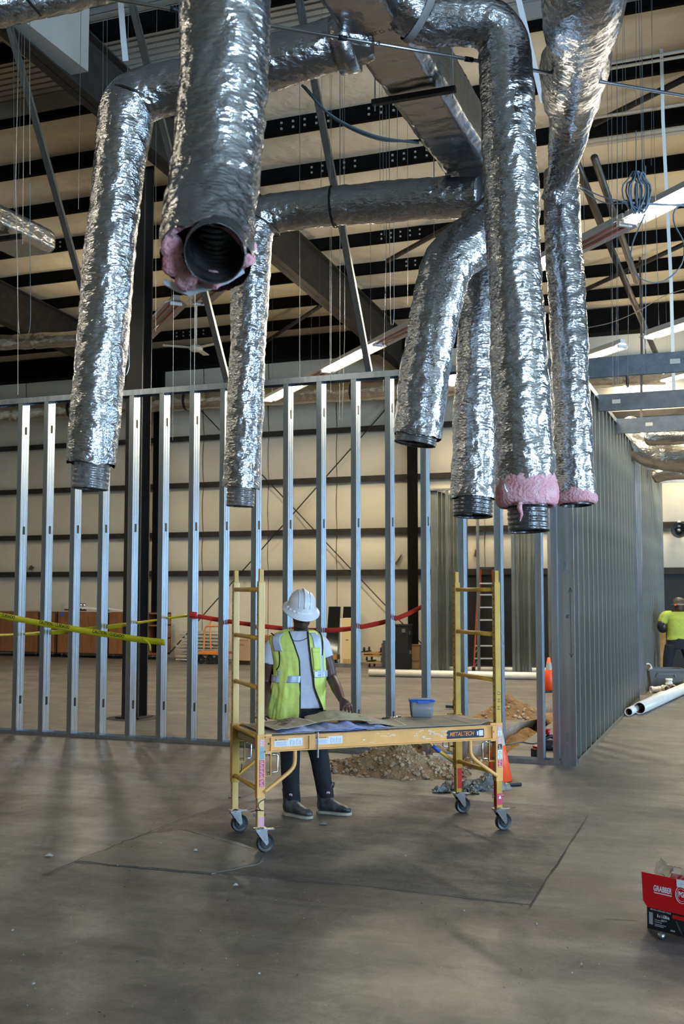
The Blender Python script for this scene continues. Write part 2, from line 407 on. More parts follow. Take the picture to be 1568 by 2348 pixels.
# roof: insulation sheet, purlins, rafters, bare deck near the ridge
rf = MB(); rf.grid(lambda u, v: Vector((LEFT_S + (RIGHT_S - LEFT_S) * u, 12.8 + (FAR_C + 0.1 - 12.8) * v, 0)), 60, 100)
rf.v = [Vector((p.x, p.y, roof_z(p.y) + 0.24 - 0.05 * abs(math.sin(math.pi * (p.y - 12.9) / 1.524)) + 0.02 * noise.noise(Vector((p.x * 1.5, p.y * 2, 0))))) for p in rf.v]
ceiling = structure(gridobj(rf, 'ceiling', 'insulation_sheet', smooth=True), 'sagging cream insulation sheet under the metal roof')
dk = MB(); nd = 150
for i in range(nd):                                  # ribbed deck, ribs parallel to the purlins
    c0 = NEAR_C + (12.9 - NEAR_C) * i / nd; w = (12.9 - NEAR_C) / nd
    if c0 < 6.5: continue
    dk.bbox((LEFT_S, c0, roof_z(c0) + 0.30), (RIGHT_S, c0 + w * 0.72, roof_z(c0) + 0.33))
    dk.bbox((LEFT_S, c0 + w * 0.72, roof_z(c0) + 0.36), (RIGHT_S, c0 + w, roof_z(c0) + 0.38)); dk.bbox((LEFT_S, c0, roof_z(c0) + 0.37), (RIGHT_S, c0 + w + 0.05, roof_z(c0) + 0.39))
dk.bbox((LEFT_S, NEAR_C, 9.85), (RIGHT_S, 6.6, 9.9))
dk.bbox((LEFT_S, 12.80, roof_z(12.8) + 0.10), (RIGHT_S, 12.86, roof_z(12.8) + 0.46))
gridobj(dk, 'roof_deck', 'deck', ceiling, label='ribbed metal roof deck left bare near the ridge')
pm = MB(); pm.bbox((LEFT_S, -0.035, 0), (RIGHT_S, 0.035, 0.24)); pm.bbox((LEFT_S, -0.035, 0), (RIGHT_S, 0.06, 0.012))
proto = None
PURLIN_C = [12.9 - 1.524 * 3 + 1.524 * k for k in range(12)]
bolt_proto = None
for k, c in enumerate(PURLIN_C):
    if proto is None:
        proto = gridobj(pm, 'purlin', 'black_steel', ceiling); o = proto
        # bolt heads of the lapped joints
    else: o = share(proto, parent=ceiling)
    o.location = W(0, c, roof_z(c))
bm_ = MB()
for dx in range(5):
    for dz in (0.07, 0.16):
        bm_.box((dx * 0.19, -0.045, dz), (0.03, 0.02, 0.03))
mat('bolt', (0.55, 0.53, 0.48), 0.35, 0.6)
bp0 = None
for c in PURLIN_C[3:]:
    for s in (-13.2, -6.4, -5.0, 0.4, 1.9):
        if bp0 is None: bp0 = gridobj(bm_, 'bolt_cluster', 'bolt', ceiling); q = bp0
        else: q = share(bp0, parent=ceiling)
        q.location = W(s + 0.12 * math.sin(c * 5), c, roof_z(c))
def ibeam(path, depth, width, name, material, parent, taper=1.0):
    (s0, c0, z0), (s1, c1, z1) = path; mb = MB(); tw = 0.02
    d1 = depth * taper
    for (x0, x1, lo, hi) in ((-tw / 2, tw / 2, 0, 1), (-width / 2, width / 2, 0, 0.03), (-width / 2, width / 2, 0.97, 1)):
        vs = []
        for (s, c, z, d) in ((s0, c0, z0, depth), (s1, c1, z1, d1)):
            vs += [(s + x0, c, z - d + d * lo), (s + x1, c, z - d + d * lo), (s + x1, c, z - d + d * hi), (s + x0, c, z - d + d * hi)]
        mb.add(vs, [(0, 1, 2, 3), (4, 5, 6, 7), (0, 1, 5, 4), (1, 2, 6, 5), (2, 3, 7, 6), (3, 0, 4, 7)])
    return gridobj(mb, name, material, parent)
for s in (-14.9, -7.72, 0.9, 8.2):
    ibeam(((s, 3.0, roof_z(3.0)), (s, FAR_C - 0.1, roof_z(FAR_C))), 0.80, 0.24, 'rafter', 'brown_steel', ceiling, 1.1)
# the stretch of the middle rafter boxed in with white board
wb = MB(); wb.bbox((-7.98, 5.0, roof_z(8) - 0.86), (-7.46, 10.9, roof_z(8) + 0.1))
mat('boxing_tan', (0.40, 0.365, 0.31), 0.7, var=0.05, scale=2)
gridobj(wb, 'rafter_boxing', 'boxing_tan', ceiling, label='white boxing around the near stretch of the rafter')
wb2 = MB(); wb2.bbox((-7.46, 10.2, roof_z(10) + 0.02), (RIGHT_S, 10.45, roof_z(10) + 0.24))
gridobj(wb2, 'white_purlin', 'boxing_tan', ceiling)
# eave strut and dark fascia against the far wall
eb = MB(); eb.bbox((LEFT_S, FAR_C - 0.5, roof_z(FAR_C) - 0.35), (RIGHT_S, FAR_C - 0.02, roof_z(FAR_C) + 0.2))
gridobj(eb, 'eave_strut', 'black_steel', ceiling)

# far wall: insulated panels behind dark girts
WTOP = roof_z(FAR_C) + 0.3
girt_z = [2.24, 3.27, 4.58, 5.83, 7.1]
fw = MB(); lv = [0.0] + girt_z + [WTOP]
def farpt(u, v): return Vector((LEFT_S + (RIGHT_S - LEFT_S) * u, FAR_C + 0.02, WTOP * v))
fw.grid(farpt, 1, 1)
wall_far = structure(gridobj(fw, 'wall_far', 'wall_panel'), 'far warehouse wall of cream insulated panels and dark girts')
seed = 3
for i in range(len(lv) - 1):
    z0, z1 = lv[i] + (0.06 if i else 0), lv[i + 1] - 0.06
    s = -21.0
    while s < 4.0:
        wd = 1.9
        pb = MB(); bulge = 0.012 if i == 0 else 0.085
        pb.grid(lambda u, v: Vector((s + 0.012 + (wd - 0.024) * u, FAR_C - 0.01 - bulge * (math.sin(math.pi * v) ** 0.7 if 0 < v < 1 else 0) * (0.75 + 0.25 * math.sin(math.pi * u)) - 0.01 * noise.noise(Vector((s + u * 2, v * 3, i))), z0 + (z1 - z0) * v)), 6, 8)
        gridobj(pb, 'wall_panel', 'wall_panel', wall_far, smooth=True)
        s += wd
for z in girt_z:
    gm = MB(); gm.bbox((LEFT_S, FAR_C - 0.20, z - 0.05), (RIGHT_S, FAR_C, z + 0.05)); gm.bbox((LEFT_S, FAR_C - 0.21, z - 0.09), (RIGHT_S, FAR_C - 0.19, z + 0.05))
    gridobj(gm, 'girt', 'brown_steel', wall_far)
for s in (-14.5, -7.45, 0.9):
    cm = MB(); cm.bbox((s - 0.13, FAR_C - 0.55, 0), (s + 0.13, FAR_C - 0.53, roof_z(FAR_C))); cm.bbox((s - 0.01, FAR_C - 0.54, 0), (s + 0.01, FAR_C - 0.2, roof_z(FAR_C)))
    gridobj(cm, 'wall_column', 'black_steel', wall_far)
bw = MB(); bw.bbox((-6.95, FAR_C - 0.13, 0.0), (0.77, FAR_C - 0.11, 2.2))
gridobj(bw, 'black_wainscot', 'black_wall', wall_far, label='black board covering the lower wall at the right')
# torn holes in the insulation
mat('torn', (0.10, 0.065, 0.035), 0.95)
def torn(pts, c=FAR_C - 0.13):
    mb = MB(); q = [C_(x, y, c) for x, y in pts]; n = len(q); dv = Vector((0, 0.02, 0))
    mb.add(q + [p + dv for p in q], [tuple(range(n)), tuple(range(2 * n - 1, n - 1, -1))] + [(i, (i + 1) % n, n + (i + 1) % n, n + i) for i in range(n)])
    mb.build('torn_patch', 'torn', wall_far)
torn([(905, 1292), (921, 1269), (917, 1282), (908, 1296)]); torn([(884, 1286), (893, 1278), (891, 1293), (886, 1291)]); torn([(944, 1296), (953, 1302), (952, 1305)])
torn([(1086, 1275), (1090, 1258), (1095, 1272), (1091, 1277)])
torn([(64, 1306), (70, 1296), (78, 1301), (73, 1307)])
# other walls
def plain_wall(name, a, b, z0, z1, label):
    mb = MB(); mb.add([W(a[0], a[1], z0), W(b[0], b[1], z0), W(b[0], b[1], z1), W(a[0], a[1], z1)], [(0, 1, 2, 3)])
    return structure(mb.build(name, 'wall_panel'), label)
plain_wall('wall_left', (LEFT_S, NEAR_C), (LEFT_S, FAR_C), 0, 10.5, 'left wall of cream insulated panels')
def door_wall(name, a, b, d0, d1, h, label):          # wall with one dock-door opening between d0 and d1 (fractions)
    a, b = Vector((a[0], a[1], 0)), Vector((b[0], b[1], 0)); mb = MB()
    for (t0, t1, z0, z1) in ((0, d0, 0, 10.5), (d1, 1, 0, 10.5), (d0, d1, h, 10.5)):
        p, q = a.lerp(b, t0), a.lerp(b, t1)
        mb.add([W(p.x, p.y, z0), W(q.x, q.y, z0), W(q.x, q.y, z1), W(p.x, p.y, z1)], [(0, 1, 2, 3)])
    return structure(mb.build(name, 'wall_panel'), label)
LW = RIGHT_S - LEFT_S
door_wall('wall_near', (LEFT_S, NEAR_C), (RIGHT_S, NEAR_C), (8.6 - LEFT_S) / LW, (14.4 - LEFT_S) / LW, 5.2, 'near wall with open dock door')
LC = FAR_C - NEAR_C
door_wall('wall_right', (RIGHT_S, NEAR_C), (RIGHT_S, FAR_C), (8.3 - NEAR_C) / LC, (13.7 - NEAR_C) / LC, 5.2, 'right wall with open dock door')

# free-standing column with its base plate in a round cut-out
cs, cc = sc(Z(308, 1646))
cmn = thing('steel_column', 'dark steel column standing behind the metal stud wall', 'column', W(cs, cc))
mb = MB(); zt = roof_z(cc) - 0.75
mb.bbox((cs - 0.13, cc - 0.13, 0), (cs + 0.13, cc - 0.11, zt)); mb.bbox((cs - 0.13, cc + 0.11, 0), (cs + 0.13, cc + 0.13, zt)); mb.bbox((cs - 0.012, cc - 0.12, 0), (cs + 0.012, cc + 0.12, zt))
gridobj(mb, 'shaft', 'column_paint', cmn)
mb = MB(); mb.bbox((cs - 0.19, cc - 0.19, 0), (cs + 0.19, cc + 0.19, 0.025)); gridobj(mb, 'base_plate', 'brown_steel', cmn)
mb = MB(); mb.lathe([(0.0, 0.004), (0.36, 0.004), (0.40, 0.0)], W(cs, cc), 24); mb.build('grout_ring', 'crack', cmn)

# diagonal bracing rods on the far wall, roof rods
def rod(name, a, b, r, material, label, cat, group=None, seg=6):
    mb = MB().tube([a, b], r, seg); o = mb.build(name, material)
    return tag(o, label, cat, group)
rod('brace_rod', C_(392, 1494, FAR_C - 0.3), C_(892, 930, FAR_C - 0.3), 0.016, 'black', 'dark bracing rod rising from lower left to upper right on the far wall', 'brace')
rod('brace_rod', C_(462, 942, FAR_C - 0.35), C_(976, 1486, FAR_C - 0.35), 0.016, 'black', 'dark bracing rod falling from upper left to lower right on the far wall', 'brace')

# ================================================================ metal stud walls
def stud_mesh(name, web, fl, h, t=0.004, lip=0.012):
    # C section: web at x=0, flanges to -x, depth along y
    mb = MB()
    for (a, b) in (((0, -web / 2), (-t, web / 2)), ((0, -web / 2), (-fl, -web / 2 + t)), ((0, web / 2), (-fl, web / 2 - t)),
                   ((-fl, -web / 2), (-fl + t, -web / 2 + lip)), ((-fl, web / 2), (-fl + t, web / 2 - lip))):
        mb.bbox((a[0], a[1], 0), (b[0], b[1], h))
    mb.bbox((0, -web * 0.22, 0), (0.003, -web * 0.14, h)); mb.bbox((0, web * 0.14, 0), (0.003, web * 0.22, h))   # stiffening ribs
    return mb
HW = 4.24; WC = 11.30; CS = -1.66
sw = thing('stud_wall', 'open wall frame of galvanised metal studs running behind the scaffold', 'stud wall', W(CS, WC))
sm = stud_mesh('stud', 0.152, 0.062, HW).mesh('stud', 'galv')
def grid_part(me, name, parent, s, c, z=0.0, rz=0.0):
    o = bpy.data.objects.new(name, me); COL.objects.link(o); o.parent = parent
    o.location = W(s, c, z) - parent.location; o.rotation_euler = (0, 0, rz)
    return o
front_x = [45, 105, 170, 235, 303, 373, 443, 514, 588, 661, 738, 818, 897, 979, 1064, 1149, 1241]
for x in front_x + [-25]:
    p = C_(x, 1500, WC); s, c = sc(p); grid_part(sm, 'stud', sw, s + 0.02, WC)
grid_part(sm, 'stud', sw, CS - 0.17, WC); 
for (nm, z0, z1) in (('bottom_track', 0.0, 0.045), ('top_track', HW - 0.045, HW)):
    for (s0, s1, tagn) in (((CS - 7.7), CS, 0),):
        if nm == 'bottom_track':
            for (q0, q1) in ((CS - 7.7, TS0 - 0.03), (TS1 + 0.03, CS)):
                mb = MB(); mb.bbox((q0, WC - 0.08, z0), (q1, WC + 0.08, z0 + 0.004)); mb.bbox((q0, WC - 0.082, z0), (q1, WC - 0.078, z1)); mb.bbox((q0, WC + 0.078, z0), (q1, WC + 0.082, z1))
                gridobj(mb, nm, 'galv', sw)
        else:
            mb = MB(); mb.bbox((s0, WC - 0.08, z1), (s1, WC + 0.08, z1 + 0.004)); mb.bbox((s0, WC - 0.082, z0 - 0.02), (s1, WC - 0.078, z1)); mb.bbox((s0, WC + 0.078, z0 - 0.02), (s1, WC + 0.082, z1))
            gridobj(mb, nm, 'galv', sw)
# knock-out holes in the webs
ko = MB(); ko.box((0.0035, 0, 0), (0.003, 0.04, 0.10)); kom = ko.mesh('knockout', 'black')
for x in front_x[:14]:
    s, c = sc(C_(x, 1500, WC))
    for zz in (0.42, 2.55, 3.83): grid_part(kom, 'knockout', sw, s + 0.02, WC, zz)

# the wall receding to the right, studs at close centres
rw = thing('stud_wall', 'long metal stud wall receding along the right side of the site', 'stud wall', W(CS, WC + 0.1))
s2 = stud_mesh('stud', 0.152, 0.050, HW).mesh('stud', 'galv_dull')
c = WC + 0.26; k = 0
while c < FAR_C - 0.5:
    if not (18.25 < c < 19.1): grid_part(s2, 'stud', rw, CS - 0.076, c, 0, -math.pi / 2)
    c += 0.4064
for c in (18.2, 19.15):
    mb = MB(); mb.bbox((CS - 0.155, c - 0.02, 0), (CS + 0.01, c + 0.02, HW)); gridobj(mb, 'jamb_stud', 'galv', rw)
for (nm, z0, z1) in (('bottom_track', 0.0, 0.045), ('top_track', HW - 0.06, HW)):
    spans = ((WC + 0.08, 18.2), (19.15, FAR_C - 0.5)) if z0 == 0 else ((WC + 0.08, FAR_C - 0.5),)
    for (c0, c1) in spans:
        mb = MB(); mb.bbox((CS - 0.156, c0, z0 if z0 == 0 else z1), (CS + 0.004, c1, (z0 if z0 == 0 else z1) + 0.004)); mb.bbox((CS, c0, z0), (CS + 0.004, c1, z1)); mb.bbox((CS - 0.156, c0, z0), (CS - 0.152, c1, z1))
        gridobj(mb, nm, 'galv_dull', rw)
# boxed corner post: wide web facing the camera
cp = thing('corner_post', 'wide galvanised corner stud with a knock-out near its foot', 'stud', W(CS, WC))
mb = MB(); mb.bbox((CS - 0.152, WC - 0.084, 0), (CS + 0.004, WC - 0.080, HW)); mb.bbox((CS, WC - 0.084, 0), (CS + 0.004, WC - 0.03, HW)); mb.bbox((CS - 0.152, WC - 0.084, 0), (CS - 0.148, WC - 0.03, HW))
gridobj(mb, 'web', 'galv', cp)
for z in (0.25, 2.0):
    mb = MB(); mb.bbox((CS - 0.10, WC - 0.087, z), (CS - 0.065, WC - 0.0845, z + 0.09)); mb.bbox((CS - 0.09, WC - 0.087, z - 0.03), (CS - 0.075, WC - 0.0845, z)); gridobj(mb, 'knockout', 'galv_dark', cp)
lettering('marking', "8'", 0.055, 'black', W(CS - 0.06, WC - 0.086, 1.52), W(1, 0) , (0, 0, 1), cp)
mb = MB(); q = WC - 0.0865
mb.bbox((CS - 0.034, q, 1.10), (CS - 0.030, q + 0.001, 1.82))
for (z, d) in ((1.82, -1), (1.10, 1)):
    for sgn in (-1, 1): mb.add([(CS - 0.032, q, z), (CS - 0.032 + sgn * 0.016, q, z + d * 0.05), (CS - 0.032 + sgn * 0.021, q, z + d * 0.048), (CS - 0.029, q, z)], [(0, 1, 2, 3)])
gridobj(mb, 'arrow_mark', 'black', cp)

# partition of a small room near the far wall
PC = 22.0
pw = thing('stud_wall', 'short room partition of metal studs close to the far wall', 'stud wall', W(-6.9, PC))
HP = 3.95; s3 = stud_mesh('stud', 0.10, 0.045, HP).mesh('stud', 'galv_dull')
for x in (1029, 1100, 1141, 1181, 1218, 1264, 1290):
    s, _ = sc(C_(x, 1500, PC)); grid_part(s3, 'stud', pw, s, PC)
s0, _ = sc(C_(978, 1500, PC))
for (z0, z1) in ((0, 0.04), (HP - 0.04, HP)):
    mb = MB(); mb.bbox((s0, PC - 0.052, z0), (CS - 0.2, PC + 0.052, z1)); gridobj(mb, 'track', 'galv_dull', pw)
s2b = stud_mesh('stud', 0.152, 0.05, HP).mesh('stud', 'galv_dull')
for x0, n in ((986, 9), (1172, 7)):
    s0, _ = sc(C_(x0, 1500, PC))
    for k in range(n): grid_part(s2b, 'stud', pw, s0 + 0.08, PC + 0.08 + k * 0.33, 0, -math.pi / 2)
    for (z0, z1) in ((0, 0.04), (HP - 0.04, HP)):
        mb = MB(); mb.bbox((s0, PC, z0), (s0 + 0.16, PC + 0.1 + n * 0.33, z1)); gridobj(mb, 'track', 'galv_dull', pw)

# ceiling joists spanning to the right from the receding wall
jm = MB(); jm.bbox((0, -0.003, -0.21), (8.0, 0.003, 0)); jm.bbox((0, -0.003, -0.004), (8.0, 0.05, 0)); jm.bbox((0, -0.003, -0.21), (8.0, 0.05, -0.206))
jme = jm.mesh('joist', 'galv_dark')
names = ['nearest the camera, behind the ducts', 'second from the camera', 'third from the camera', 'fourth from the camera', 'fifth from the camera', 'farthest from the camera']
hm = MB(); hm.box((0, -0.005, -0.10), (0.10, 0.003, 0.05)); hme = hm.mesh('knockout', 'offwhite')
for k, c in enumerate((WC + 0.05, 13.55, 15.6, 18.6, 20.6, 23.2)):
    o = bpy.data.objects.new('ceiling_joist', jme); COL.objects.link(o); o.location = W(CS, c, HW); 
    tag(o, 'grey metal ceiling joist spanning right from the stud wall, ' + names[k], 'joist', 'ceiling joists over the right passage')
    h = bpy.data.objects.new('knockout', hme); COL.objects.link(h); h.parent = o; h.location = ((1.05, 0.22, 0.45, 0.6, 0.5, 0.5)[k], 0, 0)
# ================================================================ fluorescent strip lights in slanting rows
def roof_top(c): return roof_z(c) + 0.26
def rowpt(n, t, z): return A(n * 0.923 - t * 0.385, n * 0.385 + t * 0.923, z)
FIX_W = 165.0
def strip_light(n, t0, t1, lit, label, z=6.0, power=FIX_W):
    a, b = rowpt(n, t0, z), rowpt(n, t1, z)
    r = thing('strip_light', label, 'strip light', a, group='fluorescent strip lights')
    d = (b - a).normalized(); x = d.cross(Vector((0, 0, 1))).normalized(); L = (b - a).length
    mb = MB(); mb.bar(a + Vector((0, 0, 0.09)), b + Vector((0, 0, 0.09)), 0.10, 0.07); mb.build('housing', 'white_paint', r)
    mb = MB()
    for sg in (-1, 1):
        q = [x * sg * 0.05 + Vector((0, 0, 0.055)), x * sg * 0.17 + Vector((0, 0, -0.01)), x * sg * 0.17 + Vector((0, 0, 0.0)), x * sg * 0.05 + Vector((0, 0, 0.065))]
        mb.loft([[a + p for p in q], [b + p for p in q]])
    mb.build('reflector', 'white_paint', r)
    for sg in (-1, 1):
        mb = MB().tube([a + x * sg * 0.06 + d * 0.04, b + x * sg * 0.06 - d * 0.04], 0.019, 8); mb.build('tube', 'light_tube' if lit else 'dead_tube', r, smooth=True)
    MB().bar(a, a + d * 0.04, 0.18, 0.05).build('lamp_holder', 'white_paint', r); MB().bar(b, b - d * 0.04, 0.18, 0.05).build('lamp_holder', 'white_paint', r)
    for q in (a + d * 0.3, b - d * 0.3):
        MB().tube([q + Vector((0, 0, 0.12)), Vector((q.x, q.y, roof_top(q.y)))], 0.003, 4).build('suspension_cable', 'wire', r)
    if lit:
        l = bpy.data.lights.new('strip_light_glow', 'AREA'); l.shape = 'RECTANGLE'; l.size = 0.2; l.size_y = L * 0.95; l.energy = power * L / 2.4; l.color = (1.0, 0.88, 0.64)
        o = bpy.data.objects.new('strip_light_glow', l); COL.objects.link(o); o.parent = r
        m = Matrix((x, d, x.cross(d))).transposed()
        o.rotation_euler = m.to_euler(); o.location = (b - a) / 2 + Vector((0, 0, -0.03))
        if power > 60:                                  # added upward lamp brightening the ceiling, as if light escaped past the reflector
            l2 = bpy.data.lights.new('strip_light_uplight', 'AREA'); l2.shape = 'RECTANGLE'; l2.size = 0.3; l2.size_y = L * 0.95; l2.energy = 0.13 * power * L / 2.4; l2.color = (1.0, 0.84, 0.56)
            o2 = bpy.data.objects.new('strip_light_uplight', l2); COL.objects.link(o2); o2.parent = r
            o2.rotation_euler = Matrix((-x, d, -(x.cross(d)))).transposed().to_euler(); o2.location = (b - a) / 2 + Vector((0, 0, 0.16))
    return r
mat('dead_tube', (0.42, 0.14, 0.10), 0.3)
FIX = [(7.55, 22.4, 20.1, 1, 'lit strip light low behind the stud wall, left end of the middle row'), (7.55, 20.0, 18.95, 0, 'short dark fixture between two lit strips above the stud wall'),
       (7.55, 18.93, 16.5, 1, 'lit strip light just above the top track, beside a hanging brace'), (7.55, 16.45, 14.1, 0, 'unlit white strip light beside the leaning duct'),
       (7.6, 14.0, 11.0, 1, 'lit strip light mostly hidden behind the hanging ducts'), (7.65, 10.95, 9.85, 0, 'unlit strip light with red tubes right of the ducts'), (7.65, 9.8, 7.4, 1, 'lit strip light at the upper right beside the cable coil', 6.0, 35.0),
       (11.5, 17.3, 14.95, 1, 'lit strip light glowing below the nearest ceiling joist'), (11.5, 14.3, 11.9, 1, 'lit strip light at the right edge above the nearest joist'),
       (14.2, 17.2, 14.8, 1, 'lit strip light at the right edge above the second joist'),
       (3.7, 17.6, 15.2, 0, 'unlit strip light beside the dark column, lower end'), (4.0, 15.1, 13.2, 0, 'unlit strip light below the near open duct, upper end'),
       ]
for f in FIX: strip_light(*f)
OUT = [(11.5, 21.4, 19.0), (15.4, 20.6, 18.2), (15.4, 16.0, 13.6), (3.7, 24.0, 21.6), (-0.4, 23.0, 20.6), (19.0, 17.0, 14.6), (-3.2, 9.0, 6.6), (-2.8, 15.4, 13.0), (-6.8, 18.5, 16.1), (-6.6, 12.0, 9.6)]
for i, f in enumerate(OUT):
    strip_light(f[0], f[1], f[2], 1, 'lit strip light high over the hall, %s' % ['near the far right', 'above the right passage', 'over the right passage, nearer', 'left of the middle row', 'over the far left', 'far beyond the right wall', 'to the left of the camera', 'left of the frame', 'left of the frame, farther', 'at the left wall'][i], z=6.6, power=FIX_W if i < 6 else 38.0)

# ================================================================ insulated ducts
def foil_surface(pts, rad, seg, seed, amp=1.0, ecc=None):
    def rf_(i, k, r):
        a = 2 * math.pi * k / seg; l = i * STEP; ca, sa = math.cos(a), math.sin(a)
        big = 0.012 * noise.noise(Vector((l * 3.2, ca * 0.8 + seed, sa * 0.8)))
        wr = noise.noise(Vector((l * 17 + 1.5 * noise.noise(Vector((ca * 1.3, sa * 1.3, l * 2))), ca * 1.4 + seed, sa * 1.4)))
        fine = noise.noise(Vector((l * 48, ca * 4.5 + seed, sa * 4.5)))
        rid = abs(noise.noise(Vector((l * 9, ca * 3.2, sa * 3.2 + seed))))
        return r + amp * (big + 0.0062 * wr + 0.0020 * fine - 0.007 * (1 - rid) ** 4)
    return rf_
STEP = 0.013
def resample_r(path, keys):
    n = len(path); m = len(keys) - 1; out = []
    for i in range(n):
        t = i / (n - 1) * m; k = min(int(t), m - 1); f = t - k; f = f * f * (3 - 2 * f); out.append(keys[k] + (keys[k + 1] - keys[k]) * f)
    return out
def flex_duct(label, pts, radii, seed, liner=0.12, pink=0.0, liner_r=0.105, mat_='foil', liner_pts=None, start_cap=False, ragged=0.02, name='flexible_duct', amp=1.0, liner_mat='liner'):
    path = crom([P(*p) for p in pts], STEP); seg = 64
    r = thing(name, label, 'duct', path[-1])
    rs = resample_r(path, radii); rs[-1] *= 0.975; rs[-2] *= 0.99
    mb = MB(); mb.tube(path, rs, seg, caps=False, rfun=foil_surface(path, rs, seg, seed, amp))
    if start_cap: mb.f.append(tuple(range(seg)))
    d = (path[-1] - path[-4]).normalized()
    base = len(mb.v) - seg
    for k in range(seg):                              # uneven torn lip
        mb.v[base + k] += d * ragged * (0.4 + noise.noise(Vector((math.cos(k / seg * 6.28) * 2, math.sin(k / seg * 6.28) * 2, seed))))
        mb.v[base - seg + k] += d * ragged * 0.5 * (0.4 + noise.noise(Vector((math.cos(k / seg * 6.28) * 2, math.sin(k / seg * 6.28) * 2, seed))))
    mb.build('foil_jacket', mat_, r, smooth=True)
    e = path[-1]; nx = d.orthogonal().normalized(); bn = d.cross(nx)
    def ringp(rad, dd, sd, amp_=0.012, seg2=40):
        return [e + d * (dd + amp_ * noise.noise(Vector((math.cos(2 * math.pi * k / seg2) * 1.6 + sd, math.sin(2 * math.pi * k / seg2) * 1.6, rad * 20))))
                + (nx * math.cos(2 * math.pi * k / seg2) + bn * math.sin(2 * math.pi * k / seg2)) * (rad + 0.5 * amp_ * noise.noise(Vector((k * 0.7 + sd, dd * 30, 0)))) for k in range(seg2)]
    ro = rs[-3]
    if pink > 0:
        prof = [(ro - 0.012, -0.05), (ro - 0.002, 0.0), (ro + 0.006, pink * 0.3), (ro + 0.006, pink * 0.75), (ro - 0.004, pink), (ro - 0.02, pink + 0.012), (liner_r + 0.012, pink + 0.006), (liner_r + 0.004, pink - 0.04)]
    else:
        pin = 0.030 if liner_pts else 0.012
        prof = [(ro - 0.010, -0.03), (ro - 0.016, -0.012), (max(ro - 0.04, liner_r + pin), -0.004), (liner_r + pin, -0.010), (liner_r + pin * 0.8, -0.06)]
    mb = MB(); mb.loft([ringp(a, b, seed + i * 0.15) for i, (a, b) in enumerate(prof)], caps=False)
    mb.build('insulation', 'pink', r, smooth=True, label='pink glass-fibre insulation at the cut end')
    lp = liner_pts or [e - d * 0.3, e, e + d * (pink + liner)]
    lpath = crom(lp, 0.006); n = len(lpath)
    mb = MB(); mb.tube(lpath, liner_r, 32, caps=False, rfun=lambda i, k, rr: rr + 0.005 * abs(math.sin(i * 0.006 / 0.028 * math.pi + k / 32 * math.pi)) + 0.002 * noise.noise(Vector((i * 0.2, k * 0.8, seed))))
    o = mb.build('inner_liner', liner_mat, r, smooth=True, label='dark ribbed plastic inner liner'); md = o.modifiers.new('s', 'SOLIDIFY'); md.thickness = 0.003
    return r
d1 = flex_duct('big foil flexible duct closest to the camera, its open end showing pink insulation', [(537, -330, 3.68), (522, -60, 3.68), (508, 230, 3.67), (491, 430, 3.63), (472, 585, 3.47)], [0.170, 0.168, 0.163, 0.160, 0.158], 1.3,
   liner_r=0.094, liner_pts=[P(500, 400, 3.68), P(497, 490, 3.58), P(497, 545, 3.47), P(494, 574, 3.36), P(493, 582, 3.32)])
d2 = flex_duct('foil flexible duct at the left, bent down from a long horizontal run', [(840, 78, 6.2), (700, 122, 6.2), (550, 165, 6.25), (430, 198, 6.28), (345, 213, 6.3), (296, 245, 6.3), (281, 320, 6.3), (262, 500, 6.3), (236, 760, 6.3), (210, 1062, 6.3)], [0.16, 0.158, 0.158, 0.16, 0.168, 0.15, 0.158, 0.155, 0.152, 0.154], 2.1, liner=0.155, liner_mat='liner_grey')
d3 = flex_duct('slim foil flexible duct hanging left of the worker, elbow beside the near duct', [(1098, 449, 8.0), (1050, 452, 8.05), (900, 462, 8.2), (760, 474, 8.3), (670, 484, 8.38), (606, 498, 8.4), (580, 535, 8.4), (575, 620, 8.4), (566, 850, 8.4), (553, 1118, 8.4)], [0.15, 0.16, 0.157, 0.155, 0.158, 0.165, 0.145, 0.150, 0.150, 0.152], 3.7, liner=0.15, start_cap=True, liner_mat='liner_grey')
d4 = flex_duct('foil flexible duct leaning left with its open mouth tilted, beside the central pair', [(1168, 485, 7.15), (1088, 552, 7.08), (1030, 605, 7.02), (1003, 690, 7.0), (985, 790, 7.0), (954, 1000, 7.0)], [0.18, 0.185, 0.175, 0.165, 0.168, 0.166], 4.4, liner=0.055, liner_r=0.135, liner_mat='liner_grey')
d5 = flex_duct('foil flexible duct with diagonal scrim pattern, tucked behind the large central duct', [(1152, 470, 7.85), (1114, 580, 7.75), (1101, 700, 7.6), (1092, 900, 7.5), (1085, 1142, 7.45)], [0.17, 0.15, 0.158, 0.16, 0.160], 5.2, liner=0.13, liner_r=0.135)
d6 = flex_duct('large crinkled foil duct hanging in the centre, pink wool wrapped round its end', [(895, -40, 5.88), (962, 40, 5.95), (1040, 48, 5.98), (1105, 52, 6.0), (1148, 85, 6.02), (1160, 160, 6.03), (1166, 300, 6.05), (1178, 600, 6.05), (1194, 880, 6.03), (1207, 1112, 6.0)], [0.140, 0.142, 0.150, 0.160, 0.158, 0.160, 0.158, 0.166, 0.172, 0.172], 6.6, liner=0.15, pink=0.115, liner_r=0.112)
d7 = flex_duct('foil duct at the right edge of the cluster, short pink cuff at its end', [(1286, 395, 8.15), (1287, 470, 8.12), (1296, 620, 8.05), (1308, 860, 7.95), (1321, 1135, 7.9)], [0.140, 0.142, 0.142, 0.146, 0.150], 7.9, liner=0.02, pink=0.06, liner_r=0.11)
p8 = crom([P(*p) for p in ((1350, -220, 4.6), (1343, -20, 5.1), (1326, 110, 6.1), (1312, 205, 7.0), (1310, 255, 7.3), (1303, 320, 7.55), (1283, 400, 7.75), (1262, 462, 7.85))], STEP)
